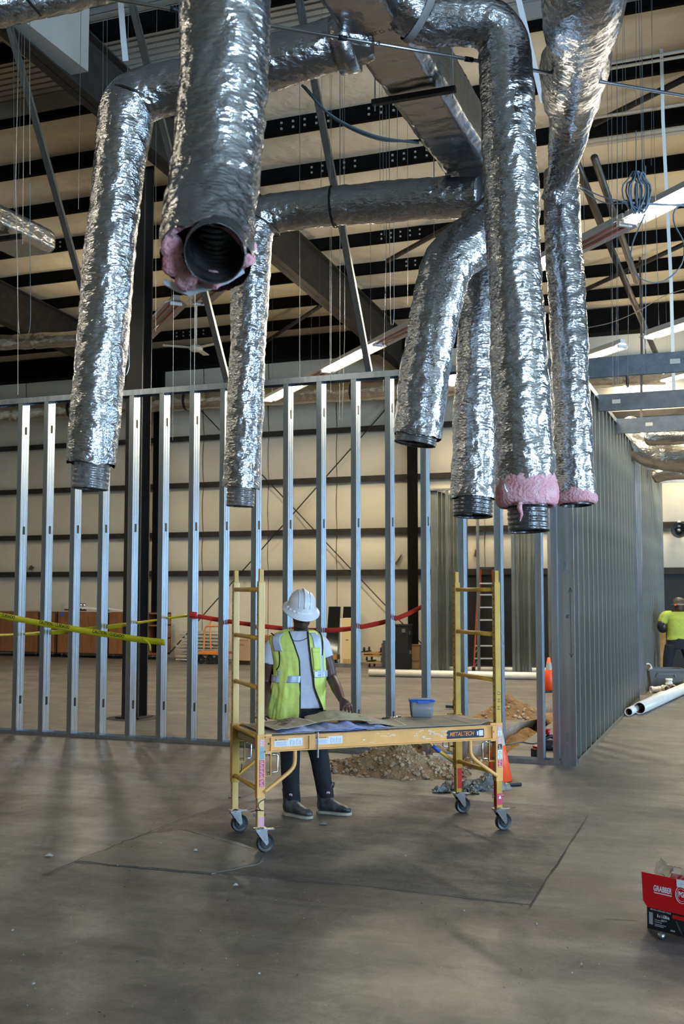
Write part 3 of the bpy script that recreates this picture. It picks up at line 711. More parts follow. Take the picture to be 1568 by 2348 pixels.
d8 = thing('duct_elbow', 'wide foil duct coming over the camera at the upper right and bending down', 'duct', p8[-1]); r8 = resample_r(p8, [0.215, 0.215, 0.205, 0.186, 0.222, 0.205, 0.14, 0.075])
MB().tube(p8, r8, 72, rfun=foil_surface(p8, r8, 72, 12.4, 1.0)).build('foil_jacket', 'foil', d8, smooth=True)
MB().tube([P(1314, 200, 6.96), P(1311, 228, 7.12)], 0.196, 48, caps=False, rfun=lambda i, k, r: r + 0.012 * noise.noise(Vector((k * 0.9, i, 2)))).build('crimped_band', 'foil', d8, smooth=True)
# loose threads of pink wool
mb = MB().tube([P(1192, 1150, 5.82), P(1191, 1165, 5.80), P(1196, 1180, 5.80), P(1192, 1195, 5.80)], [0.012, 0.014, 0.008, 0.004], 8); mb.build('wool_strand', 'pink', d6, smooth=True)
mb = MB().tube([P(1156, 1110, 5.82), P(1158, 1120, 5.80), P(1163, 1128, 5.80)], 0.005, 6); mb.build('plastic_tie', 'white', d6, smooth=True)
# pale torn plastic sheet below the near duct's mouth
mat('pale_plastic', (0.72, 0.74, 0.80), 0.35)
q = [(372, 640), (378, 652), (400, 664), (430, 676), (452, 668), (480, 662), (522, 646), (560, 622), (555, 612), (500, 640), (440, 655), (395, 645)]
mb = MB(); v0 = [P(x, y, 3.50) for x, y in q]; n = len(q); dv = A(0, 0.02)
mb.add(v0 + [p + dv for p in v0], [tuple(range(n)), tuple(range(2 * n - 1, n - 1, -1))] + [(i, (i + 1) % n, n + (i + 1) % n, n + i) for i in range(n)])
mb.build('torn_sleeve', 'pale_plastic', d1, label='pale torn edge of the plastic sleeve')
for (x, y, Y, r_, sd) in ((394, 566, 3.44, 0.042, 1), (400, 606, 3.45, 0.044, 2), (428, 640, 3.47, 0.040, 3), (488, 642, 3.48, 0.032, 4), (568, 596, 3.46, 0.024, 5), (574, 566, 3.49, 0.022, 6)):
    c0 = P(x, y, Y); mb = MB(); rings = []
    for i in range(9):
        la = math.pi * i / 8 - math.pi / 2; rings.append([c0 + A(math.cos(la) * math.cos(t), math.cos(la) * math.sin(t) * 0.8, math.sin(la)) * r_ * (1 + 0.30 * noise.noise(Vector((math.cos(la) * math.cos(t) * 1.4 + sd * 3, math.cos(la) * math.sin(t) * 1.4, math.sin(la) * 1.4)))) for t in [2 * math.pi * k / 16 for k in range(16)]])
    mb.loft(rings).build('wool_fold', 'pink', d1, smooth=True)
# black and clear tape bands at the joints
def band(parent, p, axis_to, r, w, material='black'):
    a, b = P(*p), P(*axis_to); d = (b - a).normalized() * w / 2
    MB().tube([a - d, a + d], r, 32, caps=False).build('tape_band', material, parent, smooth=True)
band(d2, (310, 232, 6.3), (281, 300, 6.3), 0.170, 0.012); band(d3, (765, 474, 8.3), (670, 484, 8.38), 0.166, 0.015); band(d3, (600, 515, 8.4), (575, 560, 8.4), 0.165, 0.010)

# rectangular trunk duct wrapped in foil
def trunk(label, s0, s1, c0, c1, z0, z1, seed, seg=0.03, mat_='foil_smooth'):
    r = thing('trunk_duct', label, 'duct', W((s0 + s1) / 2, c1, z0)); prof = []
    w, h, rad = s1 - s0, z1 - z0, 0.05; m = 10
    def edge(a, b, n): return [(a[0] + (b[0] - a[0]) * i / n, a[1] + (b[1] - a[1]) * i / n) for i in range(n)]
    prof = edge((s0 + rad, z0), (s1 - rad, z0), 14) + edge((s1 - rad, z0), (s1, z0 + rad), 4) + edge((s1, z0 + rad), (s1, z1 - rad), 14) + edge((s1, z1 - rad), (s1 - rad, z1), 4) + edge((s1 - rad, z1), (s0 + rad, z1), 10) + edge((s0 + rad, z1), (s0, z1 - rad), 4) + edge((s0, z1 - rad), (s0, z0 + rad), 14) + edge((s0, z0 + rad), (s0 + rad, z0), 4)
    n = int((c1 - c0) / seg); rings = []; cs_, cz_ = (s0 + s1) / 2, (z0 + z1) / 2
    for i in range(n + 1):
        c = c0 + (c1 - c0) * i / n; rg = []
        for (s, z) in prof:
            k = 1 + 0.05 * noise.noise(Vector((s * 3, c * 2.0, z * 3 + seed))) + 0.03 * noise.noise(Vector((s * 4, c * 16, z * 4 + seed))) + (-0.02 if (i % 46) < 2 else 0)
            rg.append(Vector((cs_ + (s - cs_) * k, c, cz_ + (z - cz_) * k)))
        rings.append(rg)
    MB().loft(rings).build('foil_wrap', mat_, r, smooth=True)
    return r
tk = trunk('rectangular foil-wrapped trunk duct running away from the camera overhead', -2.15, -1.74, 3.6, 7.97, 5.05, 5.45, 2.0)
for c in (6.5, 7.94):
    mb = MB(); mb.bbox((-2.23, c - 0.02, 5.00), (-1.66, c + 0.02, 5.035)); mb.build('trapeze_bar', 'black', tk)
    for s in (-2.21, -1.68): MB().tube([W(s, c, 4.96), W(s, c, roof_z(c) + 0.2)], 0.005, 6).build('threaded_rod', 'wire', tk)
mb = MB(); a = [W(-2.13, 7.97, 5.07), W(-1.76, 7.97, 5.07), W(-1.76, 7.97, 5.42), W(-2.13, 7.97, 5.42)]
e = P(1105, 500, 7.9); b = [e + Vector((x, 0, z)) for x, z in ((-0.10, -0.12), (0.12, -0.12), (0.12, 0.12), (-0.10, 0.12))]
mb.loft([a, b]); mb.build('transition', 'foil_smooth', tk, label='tapered foil transition at the end of the trunk')
lettering('print', "INSTALLED R-6.0", 0.042, 'print_grey', W(-1.93, 5.42, 5.025), (-1, -0.12, 0), (0, 1, 0), tk, spacing=1.2) if False else None
mat('print_grey', (0.06, 0.06, 0.065), 0.6)
lettering('print', "INSTALLED R-6.3", 0.05, 'print_grey', W(-1.93, 5.66, 5.018), (1, -0.05, 0), (0.05, 1, 0), tk, spacing=1.15)
lettering('print', "XXXXXXXXXXXXXX", 0.03, 'print_grey', W(-1.93, 7.2, 5.018), (1, 0.05, 0), (-0.05, 1, 0), tk, spacing=0.9) if False else None
# branch collar where the left run meets the trunk, wrapped with tape
e0, e1 = P(812, 96, 6.15), P(770, 108, 6.18)
MB().tube([e0, e1], [0.175, 0.165], 32).build('branch_collar', 'foil_smooth', tk, smooth=True)
mat('mastic', (0.62, 0.64, 0.66), 0.5)
MB().tube([P(952, 32, 5.94), P(966, 41, 5.955)], 0.158, 40, caps=False, rfun=lambda i, k, r: r + 0.006 * noise.noise(Vector((k * 0.8, i, 0)))).build('mastic_tape', 'mastic', tk, smooth=True)

tk2 = trunk('rectangular foil duct stub at the left edge of the frame', *(lambda p: (p.x - 0.5, p.x, p.y - 2.5, p.y))(Z(125, 580, 5.05)), 5.05, 5.28, 5.0, mat_='foil_far')
p = Z(40, 545, 5.0); MB().bbox((p.x - 0.6, p.y - 0.02, 4.99), (p.x + 0.05, p.y + 0.02, 5.03)).build('trapeze_bar', 'black', tk2)
tk3 = thing('duct_run', 'crumpled foil duct crossing the top left corner', 'duct', P(60, 0, 6.4))
pp = crom([P(-120, 28, 6.3), P(0, 12, 6.4), P(100, -10, 6.5), P(260, -45, 6.6)], STEP)
MB().tube(pp, 0.13, 48, rfun=foil_surface(pp, None, 48, 11.0, 1.4)).build('foil_jacket', 'foil', tk3, smooth=True)
MB().bar(P(50, -15, 6.25), P(92, 34, 6.25), 0.035, 0.012).build('strap_bar', 'black', tk3)

# distant ducts below the roof
def far_duct(label, pts, r, seed, name='duct_run'):
    t = thing(name, label, 'duct', pts[0]); path = crom(pts, 0.06)
    MB().tube(path, r, 28, rfun=lambda i, k, rr: rr + 0.02 * noise.noise(Vector((i * 0.25, math.cos(k / 28 * 6.283) * 1.5, math.sin(k / 28 * 6.283) * 1.5 + seed))) - (0.02 if i % 24 == 0 else 0)).build('foil_jacket', 'foil_far', t, smooth=True)
    return t
def collar(t, p, q, r):
    MB().tube([p, q], r, 28, caps=False).build('strap', 'black', t, smooth=True)
FD = 23.6
t = far_duct('long foil duct running along the far wall behind the stud wall', [C_(-60, 955, FD), C_(330, 925, FD), C_(700, 903, FD), C_(1000, 886, FD), C_(1400, 862, FD), C_(1525, 856, FD)], 0.24, 1)
for x, y in ((166, 938), (430, 918), (810, 897), (1440, 861)):
    a, b = C_(x - 2, y, FD), C_(x + 2, y, FD); collar(t, a, b, 0.262)
far_duct('foil duct stub at the left edge below the roof', [C_(-60, 788, 17.5), C_(60, 783, 17.5), C_(190, 776, 17.5)], 0.15, 4)
t = far_duct('large bent foil duct above the right passage', [P(1425, 975, 17.5), P(1452, 1008, 17.4), P(1500, 1038, 17.2), P(1570, 1046, 16.8), P(1680, 1045, 16.5)], 0.26, 6)
far_duct('short foil duct resting above the bent one at the right', [P(1484, 1003, 16.6), P(1530, 1000, 16.4), P(1660, 993, 16.0)], 0.14, 8)
far_duct('small foil duct far down the right passage', [P(1500, 1090, 20.5), P(1540, 1080, 20.3), P(1640, 1075, 20.0)], 0.17, 9)
# round end cap of the far duct
# ================================================================ braces, straps, conduits, pipes, wires
def kicker(label, foot, head_px, dY=2.1, mat_='galv'):
    # foot on the wall's top track (pixel), head at the top of the picture, leaning to the camera
    f = C_(foot[0], foot[1], WC); f = W(f.x, WC, HW + 0.02)
    x, y, z = ray(*head_px); wd = A(x, y, 0); k = (WC - dY) / wd.y; h = W(wd.x * k, WC - dY, CAMH + z * k)
    d = h - f; h2 = f + d * ((roof_z(WC - 3.2) - f.z) / d.z)
    t = thing('kicker_brace', label, 'brace', f, group='kicker braces of the stud wall')
    dd = (h2 - f).normalized(); xx = dd.cross(Vector((0, 1, 0))).normalized(); yy = xx.cross(dd)
    def strip(a0, a1, b0, b1):
        mb = MB(); q = [xx * a0 + yy * b0, xx * a1 + yy * b0, xx * a1 + yy * b1, xx * a0 + yy * b1]
        return mb.loft([[f + p for p in q], [h2 + p for p in q]])
    strip(-0.035, 0.035, -0.002, 0.002).build('web', mat_, t)
    strip(-0.035, -0.031, -0.002, 0.045).build('flange', 'galv_dull', t); strip(0.031, 0.035, -0.002, 0.045).build('flange', 'galv_dull', t)
    return t
kicker('long steel brace at the far left, passing behind the left duct', (252, 893), (2, 0))
kicker('steel brace rising behind the big near duct', (520, 870), (298, 0))
kicker('steel brace whose pale foot stands on the top track near the middle', (845, 843), (684, 0))
def strap(label, pts, w, material='white_paint', cat='strap', name='hanger_strap'):
    q = [P(*p) for p in pts]; mb = MB()
    if q[0].z > 5.5: q = [Vector((q[0].x, q[0].y, roof_top(q[0].y)))] + q
    for a, b in zip(q, q[1:]): mb.bar(a, b, w, 0.002, up=A(0, 1, 0))
    return tag(mb.build(name, material), label, cat)
strap('pale webbing strap looped over the elbow of the left duct', [(272, -60, 6.2), (283, 90, 6.2), (288, 140, 6.2)], 0.035)
strap('slim white hanger strip at the far right, above the joists', [(1520, 280, 13.6), (1538, 640, 13.6), (1545, 900, 13.6)], 0.045, 'offwhite')
strap('white pipe hanger behind the central duct', [(1118, -300, 10.5), (1245, 235, 10.5)], 0.06, 'white_paint')
strap('pale brown hanger post behind the right joists', [(1471, 790, 21), (1470, 960, 21)], 0.05, 'dark_pipe')
c1, c2 = Z(235, -6, 4.9), Z(1640, 232, 4.9)
cd = thing('conduit', 'straight bright metal conduit crossing the picture under the trunk duct', 'conduit', c1)
MB().tube([c1, c2], 0.011, 12).build('pipe', 'conduit', cd, smooth=True)
for x in (400, 785, 860, 1075):
    q = c1.lerp(c2, (Z(x, -6 + (x - 235) * 0.169, 4.9) - c1).length / (c2 - c1).length)
    dd = (c2 - c1).normalized()
    MB().tube([q - dd * 0.025, q + dd * 0.025], 0.015, 12).build('coupling', 'black' if x != 860 else 'conduit', cd, smooth=True)
def pipe(label, a, b, r, material='dark_pipe', name='sprinkler_pipe', cat='pipe', group=None):
    return tag(MB().tube([a, b], r, 10).build(name, material, smooth=True), label, cat, group)
pipe('upper stretch of a dark sprinkler pipe right of the ducts', P(1300, 320, 14.0), P(1388, 540, 15.6), 0.055)
pipe('lower stretch of a dark sprinkler pipe, ending above the joist', P(1388, 540, 15.6), P(1520, 850, 20.0), 0.05)
pipe('second dark pipe crossing the lit strip at the right', P(1362, 360, 13.8), P(1460, 645, 16.5), 0.05)
pipe('dark roof brace angle beside the leaning duct', Z(888, 598, 8.1), Z(1105, 478, 8.35), 0.045, 'brown_steel', 'roof_brace', 'brace')
pipe('dark roof brace angle above the middle strip light', Z(600, 790, 7.7), Z(755, 688, 8.0), 0.045, 'brown_steel', 'roof_brace', 'brace')
pipe('dark roof brace angle at the right, under the purlins', Z(1325, 672, 8.0), Z(1600, 545, 8.3), 0.045, 'brown_steel', 'roof_brace', 'brace')
pipe('roof brace angle at the upper right corner', Z(1360, 285, 8.6), Z(1600, 165, 8.8), 0.045, 'brown_steel', 'roof_brace', 'brace')
for i, (y0, y1, r) in enumerate(((160, 118, 0.02), (172, 128, 0.02), (330, 285, 0.03), (338, 293, 0.03), (278, 232, 0.02))):
    a = Z(1310, y0, 8.35 if i < 2 else 8.2); b = W(a.x + 5.5, a.y, a.z)
    pipe('thin conduit under the roof at the upper right, %s' % ('top one', 'second from the top', 'fourth from the top', 'lowest of the five', 'third from the top')[i], a, b, r, 'offwhite', 'roof_conduit', 'conduit', 'roof conduits at the right')
# fan hanging near the far wall
fn = thing('ceiling_fan', 'white ceiling fan hanging between the column and the slim duct', 'fan', C_(448, 800, 19.5))
q = C_(449, 800, 19.5)
MB().tube([q + Vector((0, 0, 0.05)), q + Vector((0, 0, 0.95))], 0.02, 8).build('rod', 'offwhite', fn)
MB().lathe([(0.0, -0.06), (0.10, -0.05), (0.15, 0.0), (0.10, 0.07), (0.0, 0.09)], q, 16).build('motor', 'offwhite', fn, smooth=True)
for k in range(3):
    a = R(100 + 120 * k); MB().bar(q + Vector((math.cos(a) * 0.12, math.sin(a) * 0.12, 0.02)), q + Vector((math.cos(a) * 0.7, math.sin(a) * 0.7, 0.02)), 0.13, 0.01).build('blade', 'offwhite', fn)
# hanging wires
def wire(pts, r=0.0022, label='thin steel ceiling wire hanging straight down', group='straight hanger wires', name='hanger_wire', material='wire', step=None, roof=True):
    q = [P(*p) for p in pts]
    if step: q = crom(q, step)
    if roof: q = [Vector((q[0].x, q[0].y, roof_top(q[0].y)))] + q
    return tag(MB().tube(q, r, 4).build(name, material), label, 'wire', group)
straight = [(30, 0, 33, 480, 9.5), (57, 20, 52, 560, 8.0), (68, 20, 69, 400, 7.5), (186, 0, 180, 480, 9), (237, 20, 233, 520, 9.5), (246, 20, 244, 520, 9.5), (358, 150, 357, 760, 10), (398, 560, 396, 1010, 11), (41, 470, 41, 905, 10.5),
            (687, 180, 687, 880, 10), (738, 185, 736, 430, 11), (757, 170, 756, 845, 10), (783, 160, 790, 470, 10.5), (779, 560, 779, 830, 10), (870, 200, 872, 520, 11), (876, 220, 881, 540, 11), (911, 260, 911, 450, 11), (1072, 420, 880, 880, 11) if False else (886, 520, 878, 900, 12),
            (1401, 0, 1405, 900, 9), (1414, 0, 1417, 880, 9.5), (1428, 0, 1426, 480, 9), (1458, 0, 1458, 240, 8.7), (1470, 0, 1474, 470, 8.7), (1415, 270, 1412, 880, 11), (1442, 600, 1438, 905, 10), (1495, 0, 1493, 380, 10), (1503, 480, 1508, 650, 10),
            (780, 560, 778, 960, 12.5), (790, 770, 784, 965, 12.5), (760, 560, 758, 900, 12), (960, 820, 1062, 1000, 12) if False else (935, 560, 934, 700, 12)]
ORD = 'first second third fourth fifth sixth seventh eighth ninth tenth eleventh twelfth thirteenth fourteenth fifteenth sixteenth seventeenth eighteenth nineteenth'.split()
straight.sort(key=lambda w_: (w_[0] + w_[2]) / 2); nw = len(straight)
for i, (x0, y0, x1, y1, Y) in enumerate(straight):
    lab = 'thin straight ceiling wire, %s from the %s of all the straight wires' % ((ORD[i], 'left') if i < nw - i else (ORD[nw - 1 - i], 'right'))
    wire([(x0, y0, Y), (x1, y1, Y)], label=lab)
def loop(x0, x1, yt, yb, Y, label):
    pts = [(x0, yt, Y), (x0 + (x1 - x0) * 0.1, (yt + yb) / 2, Y), (x0 + (x1 - x0) * 0.2, yb - 20, Y), ((x0 + x1) / 2, yb, Y), (x1, yb - 20, Y), (x1, (yt + yb) / 2, Y), (x1, yt, Y)]
    return wire(pts, 0.003, label, 'looped hanger wires', step=0.03)
loop(36, 69, 420, 769, 8.0, 'looped wire end hanging at the far left'); loop(447, 437, 660, 901, 10.5, 'looped wire end hanging above the stud wall, left of the slim duct')
loop(283, 296, 790, 860, 9.5, 'small wire loop beside the left duct'); loop(893, 903, 500, 747, 10.5, 'looped wire end left of the leaning duct')
loop(1472, 1480, 380, 800, 9.5, 'looped wire end hanging over the nearest ceiling joist'); loop(770, 776, 700, 980, 12.8, 'short looped wire end below the top track, near the middle') if False else None
wire([(692, 195, 7.0), (760, 265, 7.2), (860, 312, 7.4), (960, 328, 7.6)], 0.009, 'pair of grey cables sagging behind the trunk duct', None, 'cable', 'cable_blue', 0.04, False)
wire([(698, 198, 7.05), (770, 275, 7.25), (870, 320, 7.45), (965, 322, 7.6)], 0.008, 'second sagging grey cable behind the trunk duct', None, 'cable', 'cable_blue', 0.04, False)
wire([(1310, 415, 8.2), (1370, 447, 8.1), (1430, 462, 8.0), (1500, 467, 8.0), (1600, 475, 8.0)], 0.006, 'upper data cable swagged to the coil at the right', None, 'cable', 'cable_blue', 0.04, False)
wire([(1315, 422, 8.2), (1380, 463, 8.1), (1440, 466, 8.0), (1520, 470, 8.0), (1600, 468, 8.0)], 0.006, 'lower data cable swagged to the coil at the right', None, 'cable', 'cable_blue', 0.04, False)
wire([(1478, 492, 8.0), (1450, 560, 8.0), (1448, 610, 8.0), (1475, 642, 8.0), (1520, 645, 8.0), (1560, 610, 8.0), (1568, 560, 8.0), (1545, 510, 8.0), (1552, 475, 8.0), (1600, 460, 8.0)], 0.006, 'big loose loop of data cable below the coil', None, 'cable', 'cable_blue', 0.04, False)
wire([(1345, 752, 12), (1400, 740, 12), (1460, 715, 12), (1520, 680, 12), (1580, 660, 12)], 0.006, 'wavy brown cable strung across the right bay', None, 'cable', 'dark_pipe', 0.05, False)
cl = thing('cable_coil', 'coil of blue-grey data cable hanging at the upper right', 'cable coil', P(1460, 440, 8.0))
rnd = random.Random(5)
for k in range(11):
    cx = 1462 + rnd.uniform(-12, 12); wx = 6 + k * 2.3; pts = []
    for i in range(22):
        a = 2 * math.pi * i / 22; pts.append(P(cx + wx * math.sin(a) * (1 if math.cos(a) < 0.6 else 0.55) , 442 - 48 * math.cos(a) + rnd.uniform(-3, 3) + (2 * k if math.cos(a) < 0 else 0) * -0.5, 8.0 + 0.03 * math.sin(a + k)))
    MB().tube(pts, 0.006, 6, closed=True).build('cable_turn', 'cable_blue', cl, smooth=True)
MB().tube([P(1458, 300, 8.0), P(1458, 396, 8.0)], 0.004, 5).build('tie', 'wire', cl)
# ================================================================ rolling scaffold
SL, SWD = 1.865, 0.66
SANG = R(21.0); SE1 = A(math.cos(SANG), math.sin(SANG)); SE2 = A(-math.sin(SANG), math.cos(SANG)); SC0 = A(0.185, 8.147)
def S(a, b, z): return SC0 + SE1 * (a - SL / 2) + SE2 * (b - SWD / 2) + Vector((0, 0, z))
SROT = Matrix((SE1, SE2, Vector((0, 0, 1)))).transposed()
mat('post_worn_lit', (0.80, 0.55, 0.22), 0.42, 0.0, col2=(0.70, 0.42, 0.12), scale=7, stretch=(1, 1, 0.5))  # left posts: worn paint and bright light both put into the paler colour
mat('post_mustard', (0.58, 0.33, 0.045), 0.40, 0.0, var=0.12, scale=8)
mat('sticker', (0.72, 0.72, 0.74), 0.4); mat('sticker_red', (0.60, 0.06, 0.12), 0.4); mat('sticker_pink', (0.70, 0.36, 0.40), 0.4); mat('sticker_teal', (0.24, 0.42, 0.44), 0.4)
mat('tape_blue', (0.02, 0.10, 0.42), 0.5); mat('sign_navy', (0.012, 0.016, 0.035), 0.4); mat('sign_orange', (0.80, 0.25, 0.06), 0.4); mat('grey_print', (0.32, 0.32, 0.36), 0.5)
sf = thing('rolling_scaffold', 'yellow rolling scaffold on black casters with a work platform', 'scaffold', SC0)
def sbox(mb, a0, a1, b0, b1, z0, z1):
    p = [S(a, b, z) for a in (a0, a1) for b in (b0, b1) for z in (z0, z1)]
    return mb.add(p, [(0, 1, 3, 2), (4, 6, 7, 5), (0, 4, 5, 1), (2, 3, 7, 6), (0, 2, 6, 4), (1, 5, 7, 3)])
PW = 0.0235
rungs = (1.80, 1.46, 1.115, 0.775, 0.415)
for ai, a in enumerate((0.0, SL)):
    pm_ = 'post_worn_lit' if ai == 0 else 'post_mustard'
    for b in (0.0, SWD):
        mb = MB(); sbox(mb, a - PW, a + PW, b - PW, b + PW, 0.165, 1.852); po = mb.build('post', pm_, sf, bevel=0.004)
        mb = MB(); sbox(mb, a - 0.016, a + 0.016, b - 0.016, b + 0.016, 1.85, 1.945); mb.build('coupling_pin', 'scaffold_yellow', po, bevel=0.003)
        mb = MB(); sbox(mb, a - 0.021, a + 0.021, b - 0.021, b + 0.021, 1.846, 1.858); mb.build('cap', 'scaffold_yellow', po)
        mb = MB()
        for k in range(32): 
            z = 0.30 + k * 0.0508
            if z < 1.83: sbox(mb, a - PW - 0.0006, a - PW + 0.001, b - 0.0055, b + 0.0055, z, z + 0.011)
        h = mb.build('adjustment_holes', 'black', po); h['kind'] = 'stuff'
        # caster
        wc = (a + 0.036, b - 0.012)
        mb = MB(); sbox(mb, a - 0.038, a + 0.05, b - 0.038, b + 0.038, 0.150, 0.160); mb.lathe([(0.036, 0.138), (0.040, 0.150), (0.030, 0.166), (0.02, 0.175)], S(a, b, 0), 16)
        cs_ = mb.build('caster', 'chrome', sf, label='galvanised swivel caster with a black wheel')
        mb = MB()
        for sg in (-1, 1):
            q = [(-0.038, 0.15), (0.040, 0.15), (0.052, 0.066), (0.034, 0.05), (0.022, 0.066)]
            mb.prism(q, lambda p: S(a + p[0], b - 0.012 + sg * 0.030, p[1]), lambda p: S(a + p[0], b - 0.012 + sg * 0.033, p[1]))
        mb.build('fork', 'chrome', cs_)
        mb = MB(); c0 = S(wc[0], wc[1], 0.064); n = 28; prof = [(0.036, -0.020), (0.040, -0.016), (0.058, -0.021), (0.0635, -0.013), (0.064, 0.0), (0.0635, 0.013), (0.058, 0.021), (0.040, 0.016), (0.036, 0.020)]
        mb.loft([[c0 + SE1 * r * math.cos(2 * math.pi * k / n) + Vector((0, 0, r * math.sin(2 * math.pi * k / n))) + SE2 * w for k in range(n)] for r, w in prof]); mb.build('wheel', 'rubber', cs_, smooth=False)
        mb = MB().tube([S(wc[0], wc[1] - 0.038, 0.064), S(wc[0], wc[1] + 0.038, 0.064)], 0.011, 10); mb.build('axle', 'chrome', cs_)
        mb = MB(); sbox(mb, a + 0.035, a + 0.10, b - 0.03, b + 0.006, 0.150, 0.157); mb.tube([S(a + 0.09, b - 0.02, 0.155), S(a + 0.125, b - 0.04, 0.168)], 0.004, 6); mb.build('brake_lever', 'chrome', cs_)
        mb = MB().tube([S(a - 0.045, b, 0.25), S(a + 0.045, b, 0.25)], 0.006, 8); mb.tube([S(a - 0.045, b, 0.235), S(a - 0.045, b, 0.265)], 0.004, 6); mb.build('caster_pin', 'chrome', po)
    for z in rungs:
        MB().tube([S(a, PW, z), S(a, SWD - PW, z)], 0.0165, 14).build('rung', 'scaffold_yellow', sf, smooth=True)
# rails with end sleeves
for b, sg, mt in ((0.0, -1, 'scaffold_orange'), (SWD, 1, 'scaffold_yellow')):
    b0 = b + sg * 0.026
    mb = MB(); sbox(mb, 0.025, SL - 0.025, b0 - 0.002, b0 + 0.002, 0.682, 0.785)
    sbox(mb, 0.025, SL - 0.025, min(b0, b0 + sg * 0.026), max(b0, b0 + sg * 0.026), 0.780, 0.786); sbox(mb, 0.025, SL - 0.025, min(b0, b0 + sg * 0.026), max(b0, b0 + sg * 0.026), 0.681, 0.688)
    rl = mb.build('side_rail', mt, sf, label='pale orange side rail of the platform')
    for a0, a1 in ((0.062, 0.068), (0.345, 0.353), (SL - 0.068, SL - 0.062)):
        mb = MB(); sbox(mb, a0, a1, min(b0, b0 + sg * 0.022), max(b0, b0 + sg * 0.022), 0.688, 0.780); mb.build('stiffener', mt, rl)
    for a, dirn in ((0.0, 1), (SL, -1)):
        mb = MB(); sbox(mb, a - 0.029, a + 0.029, b - 0.029, b + 0.029, 0.365, 0.800); mb.build('sleeve', 'scaffold_orange' if b == 0 else 'scaffold_yellow', sf, bevel=0.003)
        mb = MB(); sbox(mb, min(a + dirn * 0.028, a + dirn * 0.075), max(a + dirn * 0.028, a + dirn * 0.075), b0 - 0.004, b0 + 0.004, 0.665, 0.80); e_ = mb.build('end_plate', mt, rl)
        mb = MB().tube([S(a + dirn * 0.052, b0 + sg * 0.0045, 0.735), S(a + dirn * 0.052, b0 + sg * 0.0055, 0.735)], 0.007, 10); mb.build('hole', 'black', e_)
        pts = [S(a + dirn * 0.245, b0, 0.685), S(a + dirn * 0.245, b0, 0.62), S(a + dirn * 0.238, b0, 0.575), S(a + dirn * 0.21, b0, 0.54), S(a + dirn * 0.15, b0, 0.495), S(a + dirn * 0.02, b0, 0.405)]
        br = MB().tube(crom(pts, 0.02), 0.0145, 12).build('knee_brace', mt, sf, smooth=True)
        if dirn < 0 and b > 0:
            MB().tube([S(a - 0.215, b0, 0.545), S(a - 0.15, b0, 0.495)], 0.0165, 12).build('tape_wrap', 'tape_blue', br, smooth=True)
        # spring lock: chrome U handle and thin guard
        mb = MB().tube([S(a + dirn * 0.03, b, 0.655), S(a + dirn * 0.122, b, 0.655), S(a + dirn * 0.128, b, 0.648), S(a + dirn * 0.128, b, 0.542), S(a + dirn * 0.122, b, 0.535), S(a + dirn * 0.03, b, 0.535)], 0.0065, 8)
        lk = mb.build('lock_handle', 'chrome', sf, smooth=True)
        mb = MB(); sbox(mb, min(a + dirn * 0.072, a + dirn * 0.078), max(a + dirn * 0.072, a + dirn * 0.078), b - 0.01, b + 0.01, 0.515, 0.668); sbox(mb, min(a + dirn * 0.02, a + dirn * 0.078), max(a + dirn * 0.02, a + dirn * 0.078), b - 0.01, b + 0.01, 0.512, 0.517); mb.build('lock_guard', 'scaffold_yellow', lk)
MB().tube([S(0.405, -0.055, 0.80), S(0.405, -0.055, 0.625)], 0.0065, 8).build('lock_pin', 'chrome', sf)
# deck
mat('plywood', (0.34, 0.25, 0.16), 0.7, 0.0, var=0.2, scale=10, stretch=(1, 0.2, 6)); mat('deck_black', (0.03, 0.03, 0.035), 0.6)
mb = MB(); sbox(mb, 0.045, SL - 0.045, -0.015, SWD + 0.015, 0.762, 0.786); mb.build('deck_board', 'plywood', sf, label='plywood deck board of the platform')
mb = MB(); sbox(mb, 0.01, 0.05, 0.05, SWD - 0.05, 0.70, 0.785); mb.build('deck_end', 'plywood', sf)
# decals on the front rail: warning stickers and the name plate
yb = -0.0284
def decal(a0, a1, z0, z1, material, name='sticker', b=yb, parent=None):
    mb = MB(); sbox(mb, a0, a1, b - 0.0008, b, z0, z1); return mb.build(name, material, parent or sf)
for (a0, a1, z0, z1) in ((0.095, 0.30, 0.712, 0.752), (0.395, 0.60, 0.712, 0.752)):
    st = decal(a0, a1, z0, z1, 'sticker')
    decal(a0 + 0.0, a0 + 0.10, z1, z1 + 0.014, 'scaffold_orange', 'warning_strip', yb, st)
    decal(a0 + 0.10, a1, z1, z1 + 0.013, 'sticker', 'warning_strip', yb, st)
    for k in range(5): decal(a0 + 0.008, a0 + 0.092 - 0.006 * (k % 3), z0 + 0.006 + k * 0.006, z0 + 0.0082 + k * 0.006, 'grey_print', 'print_line', yb - 0.001, st)
    for k in range(2):
        q = a0 + 0.115 + k * 0.045
        decal(q, q + 0.012, z0 + 0.008, z1, 'grey_print', 'pictogram', yb - 0.001, st); decal(q + 0.002, q + 0.010, z0 + 0.010, z1 - 0.002, 'sticker', 'pictogram', yb - 0.0018, st)
        for j in range(4): decal(q + 0.017, q + 0.036, z0 + 0.008 + j * 0.008, z0 + 0.0105 + j * 0.008, 'grey_print', 'print_line', yb - 0.001, st)
    mb = MB(); q = [(a0 + 0.004, z1 + 0.002), (a0 + 0.018, z1 + 0.002), (a0 + 0.011, z1 + 0.0125)]
    mb.prism(q, lambda p: S(p[0], yb - 0.001, p[1]), lambda p: S(p[0], yb - 0.0018, p[1])); mb.build('warning_triangle', 'black', st)
    lettering('warning_word', 'WARNING', 0.011, 'black', S(a0 + 0.055, yb - 0.0019, z1 + 0.007), SE1, (0, 0, 1), st)
sg_ = decal(1.425, 1.735, 0.700, 0.762, 'sign_navy', 'name_plate')
